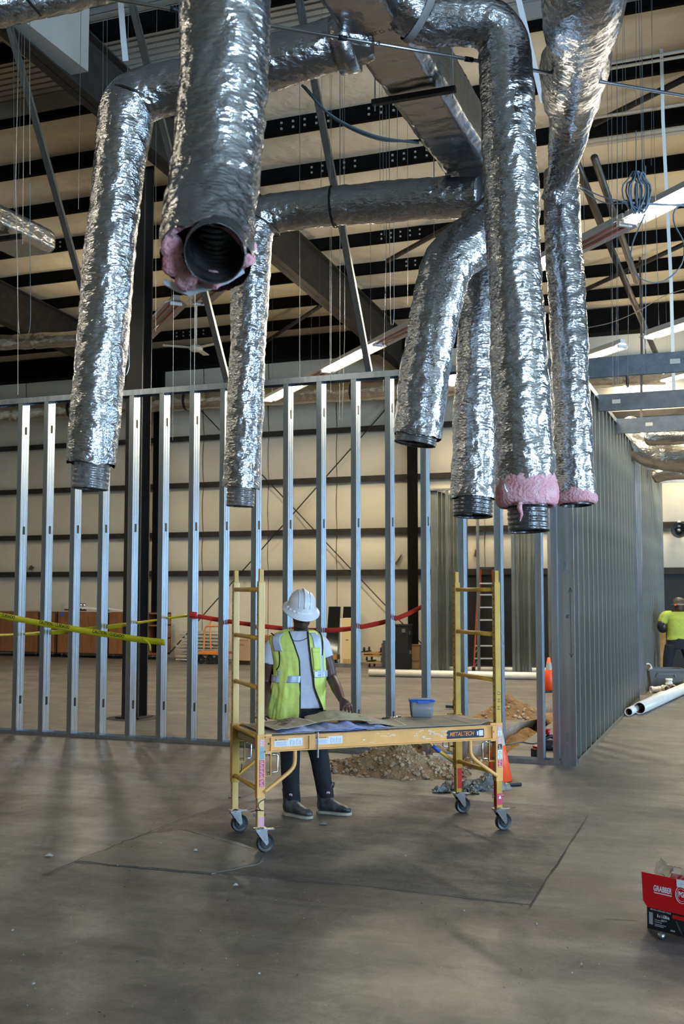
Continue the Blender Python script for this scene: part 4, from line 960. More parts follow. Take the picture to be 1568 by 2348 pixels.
lettering('brand_lettering', 'METALTECH', 0.043, 'sign_orange', S(1.547, yb - 0.0022, 0.731), SE1, (0.0, 0, 1), sg_, shear=0.25, bold=0.0008, xs=0.84)
decal(1.692, 1.727, 0.711, 0.752, 'sticker', 'code_field', yb - 0.001, sg_); decal(1.675, 1.687, 0.716, 0.745, 'sticker', 'bubble_mark', yb - 0.001, sg_)
# worn paint on the rail
mat('worn_paint', (0.80, 0.62, 0.42), 0.6)
rnd = random.Random(3)
for k in range(26):
    a0 = rnd.choice([rnd.uniform(0.75, 1.0), rnd.uniform(1.12, 1.4)]); z = rnd.uniform(0.70, 0.77); decal(a0, a0 + rnd.uniform(0.01, 0.05), z, z + rnd.uniform(0.003, 0.012), 'worn_paint', 'paint_scrape', yb - 0.0002)
# stickers down the two front sleeves
def pst(a, z0, z1, material, w=0.018):
    mb = MB(); sbox(mb, a - w, a + w, -0.0302, -0.0292, z0, z1); return mb.build('sticker', material, sf)
for a, seq in ((0.004, (('sticker_pink', 0.72, 0.765), ('sticker_teal', 0.63, 0.715), ('sticker_red', 0.50, 0.625), ('sticker_red', 0.445, 0.495))),
               (SL + 0.004, (('sticker_pink', 0.745, 0.775), ('sticker', 0.70, 0.742), ('sticker_pink', 0.645, 0.695), ('sign_navy', 0.60, 0.64), ('sticker', 0.57, 0.598), ('sticker', 0.53, 0.565), ('sticker_red', 0.47, 0.525)))):
    for m_, z0, z1 in seq:
        st = pst(a, z0, z1, m_); n = int((z1 - z0) / 0.011)
        for k in range(n):
            mb = MB(); sbox(mb, a - 0.013 + 0.004 * (k % 2), a + 0.012 - 0.005 * (k % 3), -0.0310, -0.0303, z0 + 0.004 + k * 0.011, z0 + 0.008 + k * 0.011); mb.build('print_line', 'grey_print' if m_ in ('sticker', 'sticker_teal') else 'sticker', st)
def pst2(a, z0, z1, m_, w=0.02):
    mb = MB(); sbox(mb, a - w, a + w, -PW - 0.0012, -PW - 0.0003, z0, z1); return mb.build('sticker', m_, sf)
pst2(0.004, 0.175, 0.24, 'sticker_pink'); st = pst2(SL + 0.002, 0.19, 0.275, 'sticker_red')
mb = MB(); q = [(SL - 0.010, 0.235), (SL + 0.014, 0.235), (SL + 0.002, 0.265)]; mb.prism(q, lambda p: S(p[0], -PW - 0.0012, p[1]), lambda p: S(p[0], -PW - 0.002, p[1])); mb.build('warning_triangle', 'white', st)
mb = MB(); q = SWD - PW - 0.001; sbox(mb, SL - 0.012, SL + 0.024, q - 0.0008, q, 0.20, 0.36); mb.build('red_tape', 'red', sf, label='strip of red tape on the rear right post')
mb = MB(); sbox(mb, SL - PW - 0.001, SL - PW + 0.0, -0.022, 0.022, 0.175, 0.36); mb.build('red_tape', 'red', sf)
# hand-written letters on the front right post and the wire tie on the front left one
for ch, z in (('D', 1.02), ('H', 0.965), ('M', 0.91)):
    lettering('handwriting', ch, 0.042, 'black', S(SL + 0.004, -PW - 0.0015, z), (0, 0, 1), -SE1, sf, bold=-0.0006)
MB().tube([S(0.03 * math.cos(t), 0.03 * math.sin(t), 0.285 + 0.004 * math.sin(2 * t)) for t in [k * math.pi / 6 for k in range(12)]], 0.003, 5, closed=True).build('wire_tie', 'black', sf)
MB().tube(crom([S(0.0, -0.03, 0.285), S(-0.02, -0.04, 0.31), S(-0.015, -0.04, 0.34), S(0.03, -0.04, 0.365)], 0.01), 0.0028, 5).build('wire_tie', 'black', sf)
MB().tube(crom([S(0.0, -0.03, 0.285), S(-0.04, -0.045, 0.29), S(-0.08, -0.05, 0.285)], 0.01), 0.0028, 5).build('wire_tie', 'black', sf)
MB().tube(crom([S(0.03, SWD, 0.42), S(0.045, SWD - 0.02, 0.45), S(0.05, SWD - 0.02, 0.50)], 0.01), 0.003, 5).build('wire_tie', 'black', sf)

# ---------------------------------------------------------------- papers on the platform
mat('kraft', (0.40, 0.345, 0.265), 0.85, 0.0, var=0.10, scale=7, bump=0.15, bscale=12)
mat('plan_tan', (0.47, 0.41, 0.31), 0.8, 0.0, var=0.05, scale=6)
mat('plan_olive', (0.40, 0.385, 0.275), 0.8, 0.0, var=0.04, scale=6)
mat('plan_blue', (0.30, 0.38, 0.72), 0.75, 0.0, var=0.10, scale=5)
mat('plan_pale', (0.50, 0.54, 0.74), 0.75, 0.0, var=0.06, scale=5)
mat('ink', (0.05, 0.045, 0.05), 0.7)
def sheet(name, fn, nu, nv, material, label, cat='paper', group=None):
    mb = MB().grid(lambda u, v: S(*fn(u, v)), nu, nv); o = mb.build(name, material, smooth=True)
    md = o.modifiers.new('s', 'SOLIDIFY'); md.thickness = 0.0012
    return tag(o, label, cat, group)
nz = lambda a, b, s: noise.noise(Vector((a * 4, b * 4, s)))
DZ = 0.790
sheet('kraft_paper', lambda u, v: (0.80 + 1.03 * u, 0.0 + 0.62 * v + 0.012 * math.sin(u * 7), DZ + 0.003 + 0.004 * abs(nz(u * 2, v, 3)) + (0.03 * max(0, u - 0.9) / 0.1 * max(0, 0.5 - v) * 2)), 40, 14, 'kraft', 'brown kraft paper covering the right half of the platform')
sheet('kraft_paper', lambda u, v: (0.04 + 0.36 * u, 0.0 + 0.62 * v, DZ + 0.004 + 0.004 * abs(nz(u * 2, v, 8)) + 0.012 * max(0, 0.25 - u)), 20, 14, 'kraft', 'pale brown paper at the left end of the platform, under the drawings')
# stack of blue sheets, folded in waves along the front edge
def wave(u, seed): return 0.5 + 0.5 * math.sin(u * 11 + seed) * math.cos(u * 4 + seed)
for k, (a0, a1, b0, b1, hh, m_, lab) in enumerate((
    (0.16, 0.92, 0.01, 0.30, 0.030, 'plan_blue', 'lowest blue drawing sheet, crumpled along the platform front'),
    (0.20, 0.62, 0.03, 0.26, 0.050, 'plan_pale', 'pale blue drawing sheet with faint printed notes, folded over'),
    (0.50, 0.98, 0.02, 0.24, 0.058, 'plan_blue', 'blue drawing sheet rippled into folds near the middle of the platform'))):
    sheet('drawing_sheet', lambda u, v: (a0 + (a1 - a0) * u + 0.01 * nz(u, v, k), b0 + (b1 - b0) * v + 0.02 * math.sin(u * 9 + k), DZ + 0.006 + k * 0.002 + hh * (0.15 + 0.85 * v) * (wave(u, k * 1.7) ** 1.3) * math.sin(math.pi * min(1, u * 1.02)) ** 0.5 + 0.006 * abs(nz(u * 3, v * 3, k))), 60, 14, m_, lab, group='drawings on the platform')
sheet('drawing_sheet', lambda u, v: (0.42 + 0.50 * u + 0.10 * v, 0.20 + 0.38 * v, DZ + 0.034 + 0.050 * math.sin(math.pi * (0.15 + 0.75 * u)) ** 2 * (0.55 + 0.45 * v) + 0.006 * nz(u * 2, v, 5)), 40, 20, 'plan_olive', 'large olive-tan drawing sheet humped in front of the worker', group='drawings on the platform')
sheet('drawing_sheet', lambda u, v: (0.86 + 0.30 * u + 0.06 * v, 0.10 + 0.36 * v, DZ + 0.012 + 0.036 * (1 - u) ** 2 * (0.5 + 0.5 * v) + 0.008 * math.sin(u * 6)), 24, 14, 'plan_tan', 'tan drawing sheet right of the hump, edge curled up', group='drawings on the platform')
pl = sheet('drawing_sheet', lambda u, v: (0.12 + 0.33 * u - 0.05 * v, 0.09 + 0.40 * v - 0.04 * (1 - u), DZ + 0.030 + 0.030 * u ** 2 + 0.02 * v * (1 - v) + 0.004 * nz(u * 2, v, 9)), 24, 16, 'plan_tan', 'tan drawing sheet with sketched ovals at the left of the platform', group='drawings on the platform')
def sheet_ink(pts, r=0.0012):
    q = [S(0.12 + 0.33 * u - 0.05 * v, 0.09 + 0.40 * v - 0.04 * (1 - u), DZ + 0.033 + 0.030 * u ** 2 + 0.02 * v * (1 - v) + 0.004 * nz(u * 2, v, 9)) for u, v in pts]
    return MB().tube(q, r, 4).build('ink_line', 'ink', pl)
for (cu, cv, ru, rv) in ((0.62, 0.75, 0.10, 0.10), (0.72, 0.72, 0.06, 0.12), (0.52, 0.70, 0.05, 0.09), (0.40, 0.38, 0.10, 0.06), (0.46, 0.42, 0.05, 0.10)):
    sheet_ink([(cu + ru * math.cos(t * 0.45), cv + rv * math.sin(t * 0.45)) for t in range(15)])
for (u0, v0, u1, v1) in ((0.78, 0.85, 0.92, 0.80), (0.80, 0.72, 0.95, 0.68), (0.30, 0.30, 0.55, 0.55), (0.34, 0.25, 0.60, 0.45), (0.25, 0.5, 0.42, 0.6)): sheet_ink([(u0, v0), ((u0 + u1) / 2, (v0 + v1) / 2), (u1, v1)])
mb = MB().tube([S(0.12, 0.44, DZ + 0.022), S(0.20, 0.48, DZ + 0.024)], 0.008, 8); tag(mb.build('marker', 'sign_orange', smooth=True), 'orange marker lying at the left end of the platform', 'marker')
mb = MB().tube([S(1.135, 0.50, DZ + 0.014), S(1.21, 0.53, DZ + 0.014)], 0.007, 8); mk = tag(mb.build('marker', 'black', smooth=True), 'black marker lying in the middle of the kraft paper', 'marker')
mb = MB().tube([S(1.25, 0.56, DZ + 0.012), S(1.33, 0.59, DZ + 0.012)], 0.006, 8); tag(mb.build('pen', 'chrome', smooth=True), 'slim silver pen lying left of the plastic tub', 'pen')
# plastic tub with blue lid
mat('clear_plastic', (0.80, 0.83, 0.86), 0.25, 0.0, trans=0.75, ior=1.2); mat('lid_blue', (0.01, 0.09, 0.40), 0.35)
tb0 = S(1.50, 0.56, DZ + 0.008); tub = thing('plastic_tub', 'clear plastic tub with a blue lid standing on the platform', 'tub', tb0)
def TB(x, y, z): return tb0 + A(x, y) + Vector((0, 0, z))
def rrect(hx, hy, z, r=0.02):
    out = []
    for (sx, sy, a0) in ((1, 1, 0), (-1, 1, 90), (-1, -1, 180), (1, -1, 270)):
        for k in range(4): a = R(a0 + 30 * k); out.append(TB(sx * (hx - r) + r * math.cos(a), sy * (hy - r) + r * math.sin(a), z))
    return out
mb = MB(); mb.loft([rrect(0.082, 0.055, 0.0), rrect(0.095, 0.066, 0.12), rrect(0.092, 0.063, 0.12), rrect(0.079, 0.052, 0.003)]); mb.build('tub_body', 'clear_plastic', tub, smooth=True)
mb = MB(); mb.loft([rrect(0.102, 0.072, 0.118), rrect(0.104, 0.074, 0.132), rrect(0.095, 0.066, 0.138)]); mb.build('lid', 'lid_blue', tub)
mb = MB(); mb.loft([[TB(x, -0.068 - 0.01 * (z < 0.12), z) for x, z in ((-0.04, 0.13), (0.055, 0.13), (0.05, 0.108), (-0.035, 0.108))], [TB(x, -0.082, z) for x, z in ((-0.04, 0.13), (0.055, 0.13), (0.05, 0.108), (-0.035, 0.108))]]); mb.build('latch', 'lid_blue', tub)
mb = MB(); mb.loft([[TB(-0.0835 + 0.013 * t[1] / 0.12 - 0.013 * 0 - 0.0, t[0], t[1]) + A(-0.0115 * (t[1] / 0.12) * 2 + 0.0, 0) for t in ((-0.04, 0.005), (0.045, 0.005), (0.05, 0.105), (-0.045, 0.105))], [TB(-0.0855 + 0.013 * t[1] / 0.12, t[0], t[1]) + A(-0.0115 * (t[1] / 0.12) * 2, 0) for t in ((-0.04, 0.005), (0.045, 0.005), (0.05, 0.105), (-0.045, 0.105))]]); mb.build('paper_label', 'black', tub)
mb = MB()
rnd = random.Random(9)
for k in range(40): mb.box(TB(rnd.uniform(-0.06, 0.06), rnd.uniform(-0.035, 0.035), 0.008 + rnd.uniform(0, 0.022)), (0.02, 0.005, 0.005), Matrix.Rotation(rnd.uniform(0, 3), 3, 'Z') @ Matrix.Rotation(rnd.uniform(-.6, .6), 3, 'X'))
o = mb.build('screws', 'chrome', tub); o['kind'] = 'stuff'
# ================================================================ worker at the scaffold
mat('skin', (0.080, 0.036, 0.027), 0.45, 0.0, var=0.15, scale=10)
mat('lips', (0.10, 0.038, 0.034), 0.4); mat('hair', (0.006, 0.005, 0.005), 0.8)
mat('tee_white', (0.62, 0.63, 0.74), 0.85, 0.0, var=0.03, scale=5, bump=0.35, bscale=9, dist=0.03)
mat('vest', (0.68, 0.78, 0.17), 0.75, 0.0, var=0.05, scale=6, bump=0.45, bscale=11, dist=0.03)
mat('reflective', (0.50, 0.56, 0.68), 0.42, 0.2, var=0.08, scale=18, bump=0.3, bscale=25)
mat('black_cloth', (0.008, 0.008, 0.011), 0.85, 0.0, var=0.4, scale=9, bump=0.4, bscale=8, dist=0.04)
mat('boot_rubber', (0.010, 0.012, 0.018), 0.42, 0.0, col2=(0.10, 0.098, 0.092), scale=16); mat('boot_sole', (0.36, 0.32, 0.25), 0.7, var=0.12, scale=20)
mat('helmet_white', (0.72, 0.72, 0.74), 0.28, 0.0, var=0.02, scale=4)
mat('glasses', (0.75, 0.80, 0.85), 0.1, trans=0.8); mat('trim_black', (0.008, 0.008, 0.010), 0.7)
PY = 8.72
def remeshed(mb, name, material, parent, voxel, smooth_it=3):
    off = parent.location; me = mb.mesh(name, material, off, True)
    o = bpy.data.objects.new(name, me); COL.objects.link(o)
    md = o.modifiers.new('r', 'REMESH'); md.mode = 'VOXEL'; md.voxel_size = voxel; md.use_smooth_shade = True
    ms = o.modifiers.new('s', 'SMOOTH'); ms.factor = 0.5; ms.iterations = smooth_it
    dg = bpy.context.evaluated_depsgraph_get(); m2 = bpy.data.meshes.new_from_object(o.evaluated_get(dg)); m2.name = name
    bpy.data.objects.remove(o); bpy.data.meshes.remove(me)
    m2.materials.clear(); m2.materials.append(M[material]); m2.polygons.foreach_set('use_smooth', [True] * len(m2.polygons))
    o = bpy.data.objects.new(name, m2); COL.objects.link(o); o.parent = parent
    return o
def ering(c, rx, ry, n=28, ex=None, ey=None, pw=2.0):
    ex = ex or A(1, 0); ey = ey or A(0, 1); out = []
    for k in range(n):
        a = 2 * math.pi * k / n; ca, sa = math.cos(a), math.sin(a); q = 2 / pw
        out.append(c + ex * rx * math.copysign(abs(ca) ** q, ca) + ey * ry * math.copysign(abs(sa) ** q, sa))
    return out
def limb(mb, pts, rs, seg=14, step=0.02):
    path = crom(pts, step); n = len(path); m = len(rs) - 1
    mb.tube(path, resample_lin(n, rs), seg)
def resample_lin(n, keys):
    m = len(keys) - 1; out = []
    for i in range(n):
        t = i / (n - 1) * m; k = min(int(t), m - 1); out.append(keys[k] + (keys[k + 1] - keys[k]) * (t - k))
    return out
PX = PY / FPX * 1.0                                   # metres per photograph pixel at the worker
wk = thing('person', 'worker in white hard hat and yellow safety vest leaning over the drawings', 'person', A((705 - 784) * PX, PY))
body = MB()
# head, bowed towards the drawings
hc = P(692, 1403, 8.62); hp = R(24); yaw = R(10)
HX = A(math.cos(yaw), math.sin(yaw)); fwd0 = A(math.sin(yaw), -math.cos(yaw)); HF = fwd0 * math.cos(hp) - Vector((0, 0, math.sin(hp))); HU = fwd0 * math.sin(hp) + Vector((0, 0, math.cos(hp)))
def H(x, f, u): return hc + HX * x + HF * f + HU * u
prof = [(-0.118, 0.030, 0.030, 0.052), (-0.108, 0.050, 0.054, 0.034), (-0.085, 0.066, 0.076, 0.018), (-0.055, 0.073, 0.087, 0.008), (-0.02, 0.073, 0.092, 0.002), (0.02, 0.076, 0.096, -0.004), (0.06, 0.074, 0.094, -0.008), (0.09, 0.062, 0.078, -0.008), (0.108, 0.040, 0.05, -0.006), (0.116, 0.014, 0.018, -0.005)]
body.loft([[H(rx * math.cos(2 * math.pi * k / 24), oy + ry * math.sin(2 * math.pi * k / 24), z) for k in range(24)] for (z, rx, ry, oy) in prof])
body.loft([[H(dx, f, u) for dx, f in ((-w, 0.07), (w, 0.07), (w * 0.8, ff), (-w * 0.8, ff))] for (u, w, ff) in ((0.015, 0.010, 0.095), (-0.005, 0.012, 0.104), (-0.025, 0.016, 0.116), (-0.033, 0.018, 0.112), (-0.040, 0.014, 0.095))])   # nose
body.tube([H(-0.026, 0.080, -0.064), H(0, 0.094, -0.060), H(0.026, 0.080, -0.064)], [0.005, 0.0085, 0.005], 8); body.tube([H(-0.022, 0.080, -0.073), H(0, 0.092, -0.074), H(0.022, 0.080, -0.073)], [0.005, 0.009, 0.005], 8)
for sg in (-1, 1):
    body.tube([H(sg * 0.074, -0.005, 0.02), H(sg * 0.084, -0.014, 0.012), H(sg * 0.082, -0.012, -0.012), H(sg * 0.074, -0.002, -0.03)], [0.006, 0.012, 0.011, 0.006], 8)
    body.tube([H(sg * 0.015, 0.088, 0.028), H(sg * 0.045, 0.080, 0.030)], [0.008, 0.007], 8)      # brow
nb = P(690, 1462, 8.73)
body.tube([H(0, -0.02, -0.05), H(0, -0.025, -0.11), nb, nb + Vector((0, 0, -0.06))], [0.058, 0.057, 0.062, 0.08], 18)
# shoulders and chest core under the shirt
for (py, cx, hw, dp) in (): pass
sh_l, sh_r = P(629, 1480, 8.73), P(735, 1477, 8.75)
el_l, wr_l = P(610, 1566, 8.76), P(606, 1627, 8.46)
el_r, wr_r = P(760, 1552, 8.74), P(783, 1604, 8.47)
limb(body, [nb + Vector((0, 0, -0.07)), sh_l.lerp(nb, 0.35) + Vector((0, 0, -0.02)), sh_l], [0.07, 0.06, 0.054])
limb(body, [nb + Vector((0, 0, -0.07)), sh_r.lerp(nb, 0.35) + Vector((0, 0, -0.02)), sh_r], [0.07, 0.06, 0.054])
limb(body, [sh_l, sh_l.lerp(el_l, 0.5) + A(-0.01, 0), el_l, el_l.lerp(wr_l, 0.35), wr_l], [0.056, 0.054, 0.043, 0.044, 0.029])
limb(body, [sh_r, sh_r.lerp(el_r, 0.5) + A(0.01, 0), el_r, el_r.lerp(wr_r, 0.35), wr_r], [0.056, 0.054, 0.043, 0.044, 0.029])
def hand(mb, wrist, kn, tips, thumb, pn):
    # wrist point, palm direction to knuckles, finger tips list, thumb tip
    d = (kn - wrist); mb.tube([wrist, wrist.lerp(kn, 0.3), wrist.lerp(kn, 0.75), kn], [0.027, 0.032, 0.034, 0.024], 14)
    side = d.cross(pn).normalized()
    mb.tube([wrist.lerp(kn, 0.35) + side * 0.014, kn + side * 0.028], [0.02, 0.013], 10); mb.tube([wrist.lerp(kn, 0.35) - side * 0.014, kn - side * 0.028], [0.02, 0.013], 10)
    for k, tp in enumerate(tips):
        base = kn + side * (0.030 - 0.020 * k); mid = base.lerp(tp, 0.45) + pn * 0.016; mid2 = base.lerp(tp, 0.75) + pn * 0.010
        mb.tube([base.lerp(wrist, 0.15), base, mid, mid2, tp], [0.0105, 0.0105, 0.0095, 0.0085, 0.0068], 10)
    tb = wrist.lerp(kn, 0.35) + side * 0.026
    mb.tube([wrist.lerp(kn, 0.15) + side * 0.01, tb, tb.lerp(thumb, 0.55) + pn * 0.006, thumb], [0.014, 0.0135, 0.011, 0.008], 10)
up = Vector((0, 0, 1))
kr = P(797, 1618, 8.40)
hand(body, wr_r, kr, [P(783, 1634, 8.33), P(791, 1639, 8.315), P(800, 1640, 8.315), P(808, 1636, 8.33)], P(781, 1630, 8.36), up)
kl = P(603, 1640, 8.30)
hand(body, wr_l, kl, [P(611, 1652, 8.20), P(601, 1656, 8.19), P(590, 1654, 8.20), P(581, 1649, 8.22)], P(618, 1648, 8.30), up)
remeshed(body, 'body', 'skin', wk, 0.0055, 2)
# face details
MB().tube([H(-0.022, 0.088, -0.072), H(0, 0.100, -0.073), H(0.022, 0.088, -0.072)], [0.003, 0.0055, 0.003], 8).build('lips', 'lips', wk, smooth=True)
mb = MB(); mb.loft([[H(rx * math.cos(t), oy + ry * math.sin(t), z) for t in [R(-15 + 210 * k / 20) for k in range(21)]] for (z, rx, ry, oy) in ((-0.124, 0.022, 0.024, 0.052), (-0.114, 0.042, 0.048, 0.036), (-0.104, 0.050, 0.060, 0.028))], caps=False, closed=False)
mb.build('beard', 'hair', wk, smooth=True, solid=0.006)
mb = MB().tube([H(-0.03, 0.086, -0.052), H(0, 0.104, -0.046), H(0.03, 0.086, -0.052)], [0.003, 0.005, 0.003], 6); mb.build('moustache', 'hair', wk, smooth=True)
mb = MB(); mb.loft([[H(0.0775 * math.cos(t), -0.004 + 0.098 * math.sin(t), z) for t in [R(150 + 240 * k / 20) for k in range(21)]] for z in (-0.03, 0.02, 0.06)], caps=False, closed=False); mb.build('hair', 'hair', wk, smooth=True, solid=0.006)
gl = MB()
for sg in (-1, 1): gl.loft([[H(sg * x, 0.093 - 0.25 * abs(x) ** 1.5 + e, u) for x, u in ((0.006, 0.018), (0.035, 0.022), (0.064, 0.016), (0.066, -0.004), (0.045, -0.017), (0.012, -0.012))] for e in (0.006, 0.009)])
g_ = gl.build('safety_glasses', 'glasses', wk, smooth=False)
for sg in (-1, 1): MB().tube([H(sg * 0.066, 0.065, 0.012), H(sg * 0.079, 0.0, 0.015)], 0.003, 6).build('temple', 'trim_black', g_)
# hard hat
hp2 = R(25); F2 = fwd0 * math.cos(hp2) - up * math.sin(hp2); U2 = fwd0 * math.sin(hp2) + up * math.cos(hp2); rl_ = R(7)
X2 = (HX * math.cos(rl_) - U2 * math.sin(rl_)); U2 = (U2 * math.cos(rl_) + HX * math.sin(rl_)); F2 = U2.cross(X2) * -1 if (U2.cross(X2)).dot(F2) < 0 else U2.cross(X2)
h0 = H(-0.004, -0.010, 0.046)
def HT(x, f, u): return h0 + X2 * x + F2 * f + U2 * u
def hatring(rx, ry, u, oy=0.0, droop=0.0, n=40):
    return [HT(rx * math.cos(t), oy + ry * math.sin(t), u - droop * abs(math.sin(t)) ** 2) for t in [2 * math.pi * k / n for k in range(n)]]
shell = MB(); shell.loft([hatring(0.010, 0.012, 0.130), hatring(0.045, 0.055, 0.124), hatring(0.078, 0.094, 0.105), hatring(0.100, 0.120, 0.074), hatring(0.110, 0.132, 0.038), hatring(0.114, 0.137, 0.005), hatring(0.118, 0.142, -0.006), hatring(0.142, 0.170, -0.020, 0.004, 0.006), hatring(0.153, 0.184, -0.028, 0.006, 0.010), hatring(0.154, 0.185, -0.032, 0.006, 0.010), hatring(0.150, 0.180, -0.031, 0.006, 0.010), hatring(0.116, 0.138, -0.012)], caps=True)
ht = shell.build('hard_hat', 'helmet_white', wk, smooth=True, label='white full-brim hard hat')
for x, w in ((0.0, 0.016), (-0.045, 0.007), (0.045, 0.007)):
    path = [HT(x * (1 - 0.0 * t), 0.136 * math.cos(t) * math.sqrt(max(0.02, 1 - (x / 0.114) ** 2)), 0.004 + 0.130 * math.sin(t) ** 0.85 * math.sqrt(max(0.05, 1 - (x / 0.125) ** 2))) for t in [R(12 + 156 * k / 18) for k in range(19)]]
    MB().tube(path, w * 0.55, 8).build('ridge', 'helmet_white', ht, smooth=True)
for k in range(4):
    t = R(195 + 18 * k - 360); MB().box(HT(0.119 * math.cos(t + 0.6 * 0), 0.143 * math.sin(t) * -1, 0.0), (0.022, 0.010, 0.012), Matrix((X2, F2, U2)).transposed()).build('slot', 'white', ht, bevel=0.003)

# shirt, vest
SH = [(1622, 690, 50, .118), (1590, 690, 50, .122), (1550, 690, 52, .128), (1510, 687, 56, .132), (1485, 682, 59, .128), (1470, 680, 59, .112), (1459, 681, 55, .098), (1452, 684, 42, .086), (1446, 688, 28, .072)]
VS = [(1646, 680, 66, .168), (1620, 681, 64, .165), (1585, 684, 61, .158), (1550, 687, 59.5, .152), (1515, 686, 60, .150), (1485, 681, 62, .145), (1470, 679, 63, .130), (1459, 679, 60, .114), (1451, 681, 49, .102), (1445, 685, 34, .090)]
def prof_at(T, py):
    T = sorted(T); 
    if py <= T[0][0]: return T[0][1:]
    for a, b in zip(T, T[1:]):
        if a[0] <= py <= b[0]:
            t = (py - a[0]) / (b[0] - a[0]); return tuple(a[i] + (b[i] - a[i]) * t for i in (1, 2, 3))
    return T[-1][1:]
def body_pt(T, py, phi, off=0.0, fold=0.0):              # phi 0 faces the camera, + to the right of the picture
    cx, hw, dp = prof_at(T, py); hw = hw * PX + off; dp = dp + off
    c = P(cx, py, PY)
    f = fold * noise.noise(Vector((phi * 2.5, py * 0.012, 4.0))) + fold * 0.7 * noise.noise(Vector((phi * 6, py * 0.03, 9.0)))
    s, q = math.sin(phi), math.cos(phi)
    return c + A((hw + f) * math.copysign(abs(s) ** 0.86, s), -(dp + f) * math.copysign(abs(q) ** 0.86, q))
def rows(y0, y1, n): return [y0 + (y1 - y0) * i / n for i in range(n + 1)]
shirt = MB(); shirt.loft([[body_pt(SH, y, 2 * math.pi * k / 40, 0, 0.006) for k in range(40)] for y in rows(1622, 1446, 24)])
limb(shirt, [sh_l.lerp(nb, 0.30), sh_l, sh_l.lerp(el_l, 0.30), sh_l.lerp(el_l, 0.47)], [0.072, 0.074, 0.072, 0.074], 18); limb(shirt, [sh_r.lerp(nb, 0.30), sh_r, sh_r.lerp(el_r, 0.28), sh_r.lerp(el_r, 0.42)], [0.072, 0.073, 0.070, 0.071], 18)
remeshed(shirt, 't_shirt', 'tee_white', wk, 0.008, 3)
def front_edges(py):                                     # the vest hangs open: x of its two front edges
    L = [(1446, 664), (1470, 674), (1510, 688), (1560, 690), (1646, 689)]; Rr = [(1446, 706), (1475, 709), (1520, 714), (1570, 721), (1600, 730), (1646, 741)]
    def it(T):
        if py <= T[0][0]: return T[0][1]
        for a, b in zip(T, T[1:]):
            if a[0] <= py <= b[0]: return a[1] + (b[1] - a[1]) * (py - a[0]) / (b[0] - a[0])
        return T[-1][1]
    return it(L), it(Rr)
def phis(py):
    cx, hw, dp = prof_at(VS, py); l, r = front_edges(py)
    f = lambda x: (lambda t: math.copysign(math.asin(min(0.995, abs(t) ** (1 / 0.86))), t))(max(-0.99, min(0.99, (x - cx) / hw)))
    return f(l), f(r)
def ybot(phi_t): return 1646 if phi_t < 0.5 else 1628
vest = MB(); NV = 120
rings = []
for i, t in enumerate(rows(0, 1, 44)):
    rg = []
    for k in range(NV + 1):
        u = k / NV; yb_ = 1646 - 20 * max(0, min(1, (0.35 - u) / 0.3)); y = yb_ + (1444 - yb_) * t
        pl_, pr = phis(y); phi = pr + (2 * math.pi + pl_ - pr) * u
        rg.append(body_pt(VS, y, phi, 0.0, 0.016 * (1 - (1646 - y) / 199) + 0.003))
    rings.append(rg)
vest.loft(rings, caps=False, closed=False)
vs = vest.build('safety_vest', 'vest', wk, smooth=True, solid=0.004, label='open lime yellow safety vest with grey reflective bands')
def vband(p0, p1, y0, y1, mt, name, off=0.010, n=40, m=8, follow=None):
    mb = MB(); mb.loft([[body_pt(VS, y, p0 + (p1 - p0) * k / n + (follow(y) if follow else 0), off, 0.016 * (1 - (1646 - y) / 199) + 0.003) for k in range(n + 1)] for y in rows(y0, y1, m)], caps=False, closed=False)
    return mb.build(name, mt, vs, smooth=True, solid=0.002)
pl_, pr = phis(1555)
vband(-1.75, pl_, 1562, 1546, 'reflective', 'reflective_band'); vband(pr, 1.75, 1551, 1536, 'reflective', 'reflective_band')
vband(1.75, 2 * math.pi - 1.75, 1560, 1544, 'reflective', 'reflective_band', n=30)
vband(-0.80, -0.62, 1546, 1534, 'reflective', 'reflective_band', n=6)
vband(-0.86, -0.45, 1491, 1450, 'reflective', 'shoulder_band', n=8, m=14, follow=lambda y: (1491 - y) * -0.0022)
vband(0.66, 1.12, 1547, 1450, 'reflective', 'shoulder_band', n=8, m=24, follow=lambda y: (1500 - y) * -0.0022 if y < 1500 else 0.0)
vband(0.74, 1.24, 1474, 1468, 'galv_dark', 'dark_tab', 0.009, n=8, m=2)
vband(0.50, 0.86, 1534, 1484, 'vest', 'chest_pocket', 0.013, n=8, m=10); vband(0.50, 0.88, 1494, 1483, 'vest', 'pocket_flap', 0.018, n=8, m=3)
for side in (0, 1):
    pts = [body_pt(VS, y, phis(y)[side], 0.003, 0.016 * (1 - (1646 - y) / 199) + 0.003) for y in rows(1645 if side == 0 else 1627, 1447, 30)]
    MB().tube(pts, 0.0055, 8).build('front_trim', 'trim_black', vs, smooth=True)
for pts in ([(622, 1452, 8.68), (628, 1458, 8.655), (637, 1480, 8.605), (641, 1503, 8.60), (640, 1526, 8.60), (634, 1536, 8.62)], [(731, 1449, 8.69), (736, 1456, 8.665), (739, 1468, 8.645), (740, 1485, 8.635), (739, 1503, 8.63)]):
    MB().tube(crom([P(*p) for p in pts], 0.01), 0.0055, 8).build('armhole_trim', 'trim_black', vs, smooth=True)
# neck chain
MB().tube(crom([body_pt(SH, 1455, -0.75, 0.012), body_pt(SH, 1462, -0.35, 0.012), body_pt(SH, 1468, 0.0, 0.014), body_pt(SH, 1465, 0.25, 0.012), body_pt(SH, 1455, 0.6, 0.012)], 0.01), 0.0028, 6).build('neck_chain', 'black', wk, smooth=True)
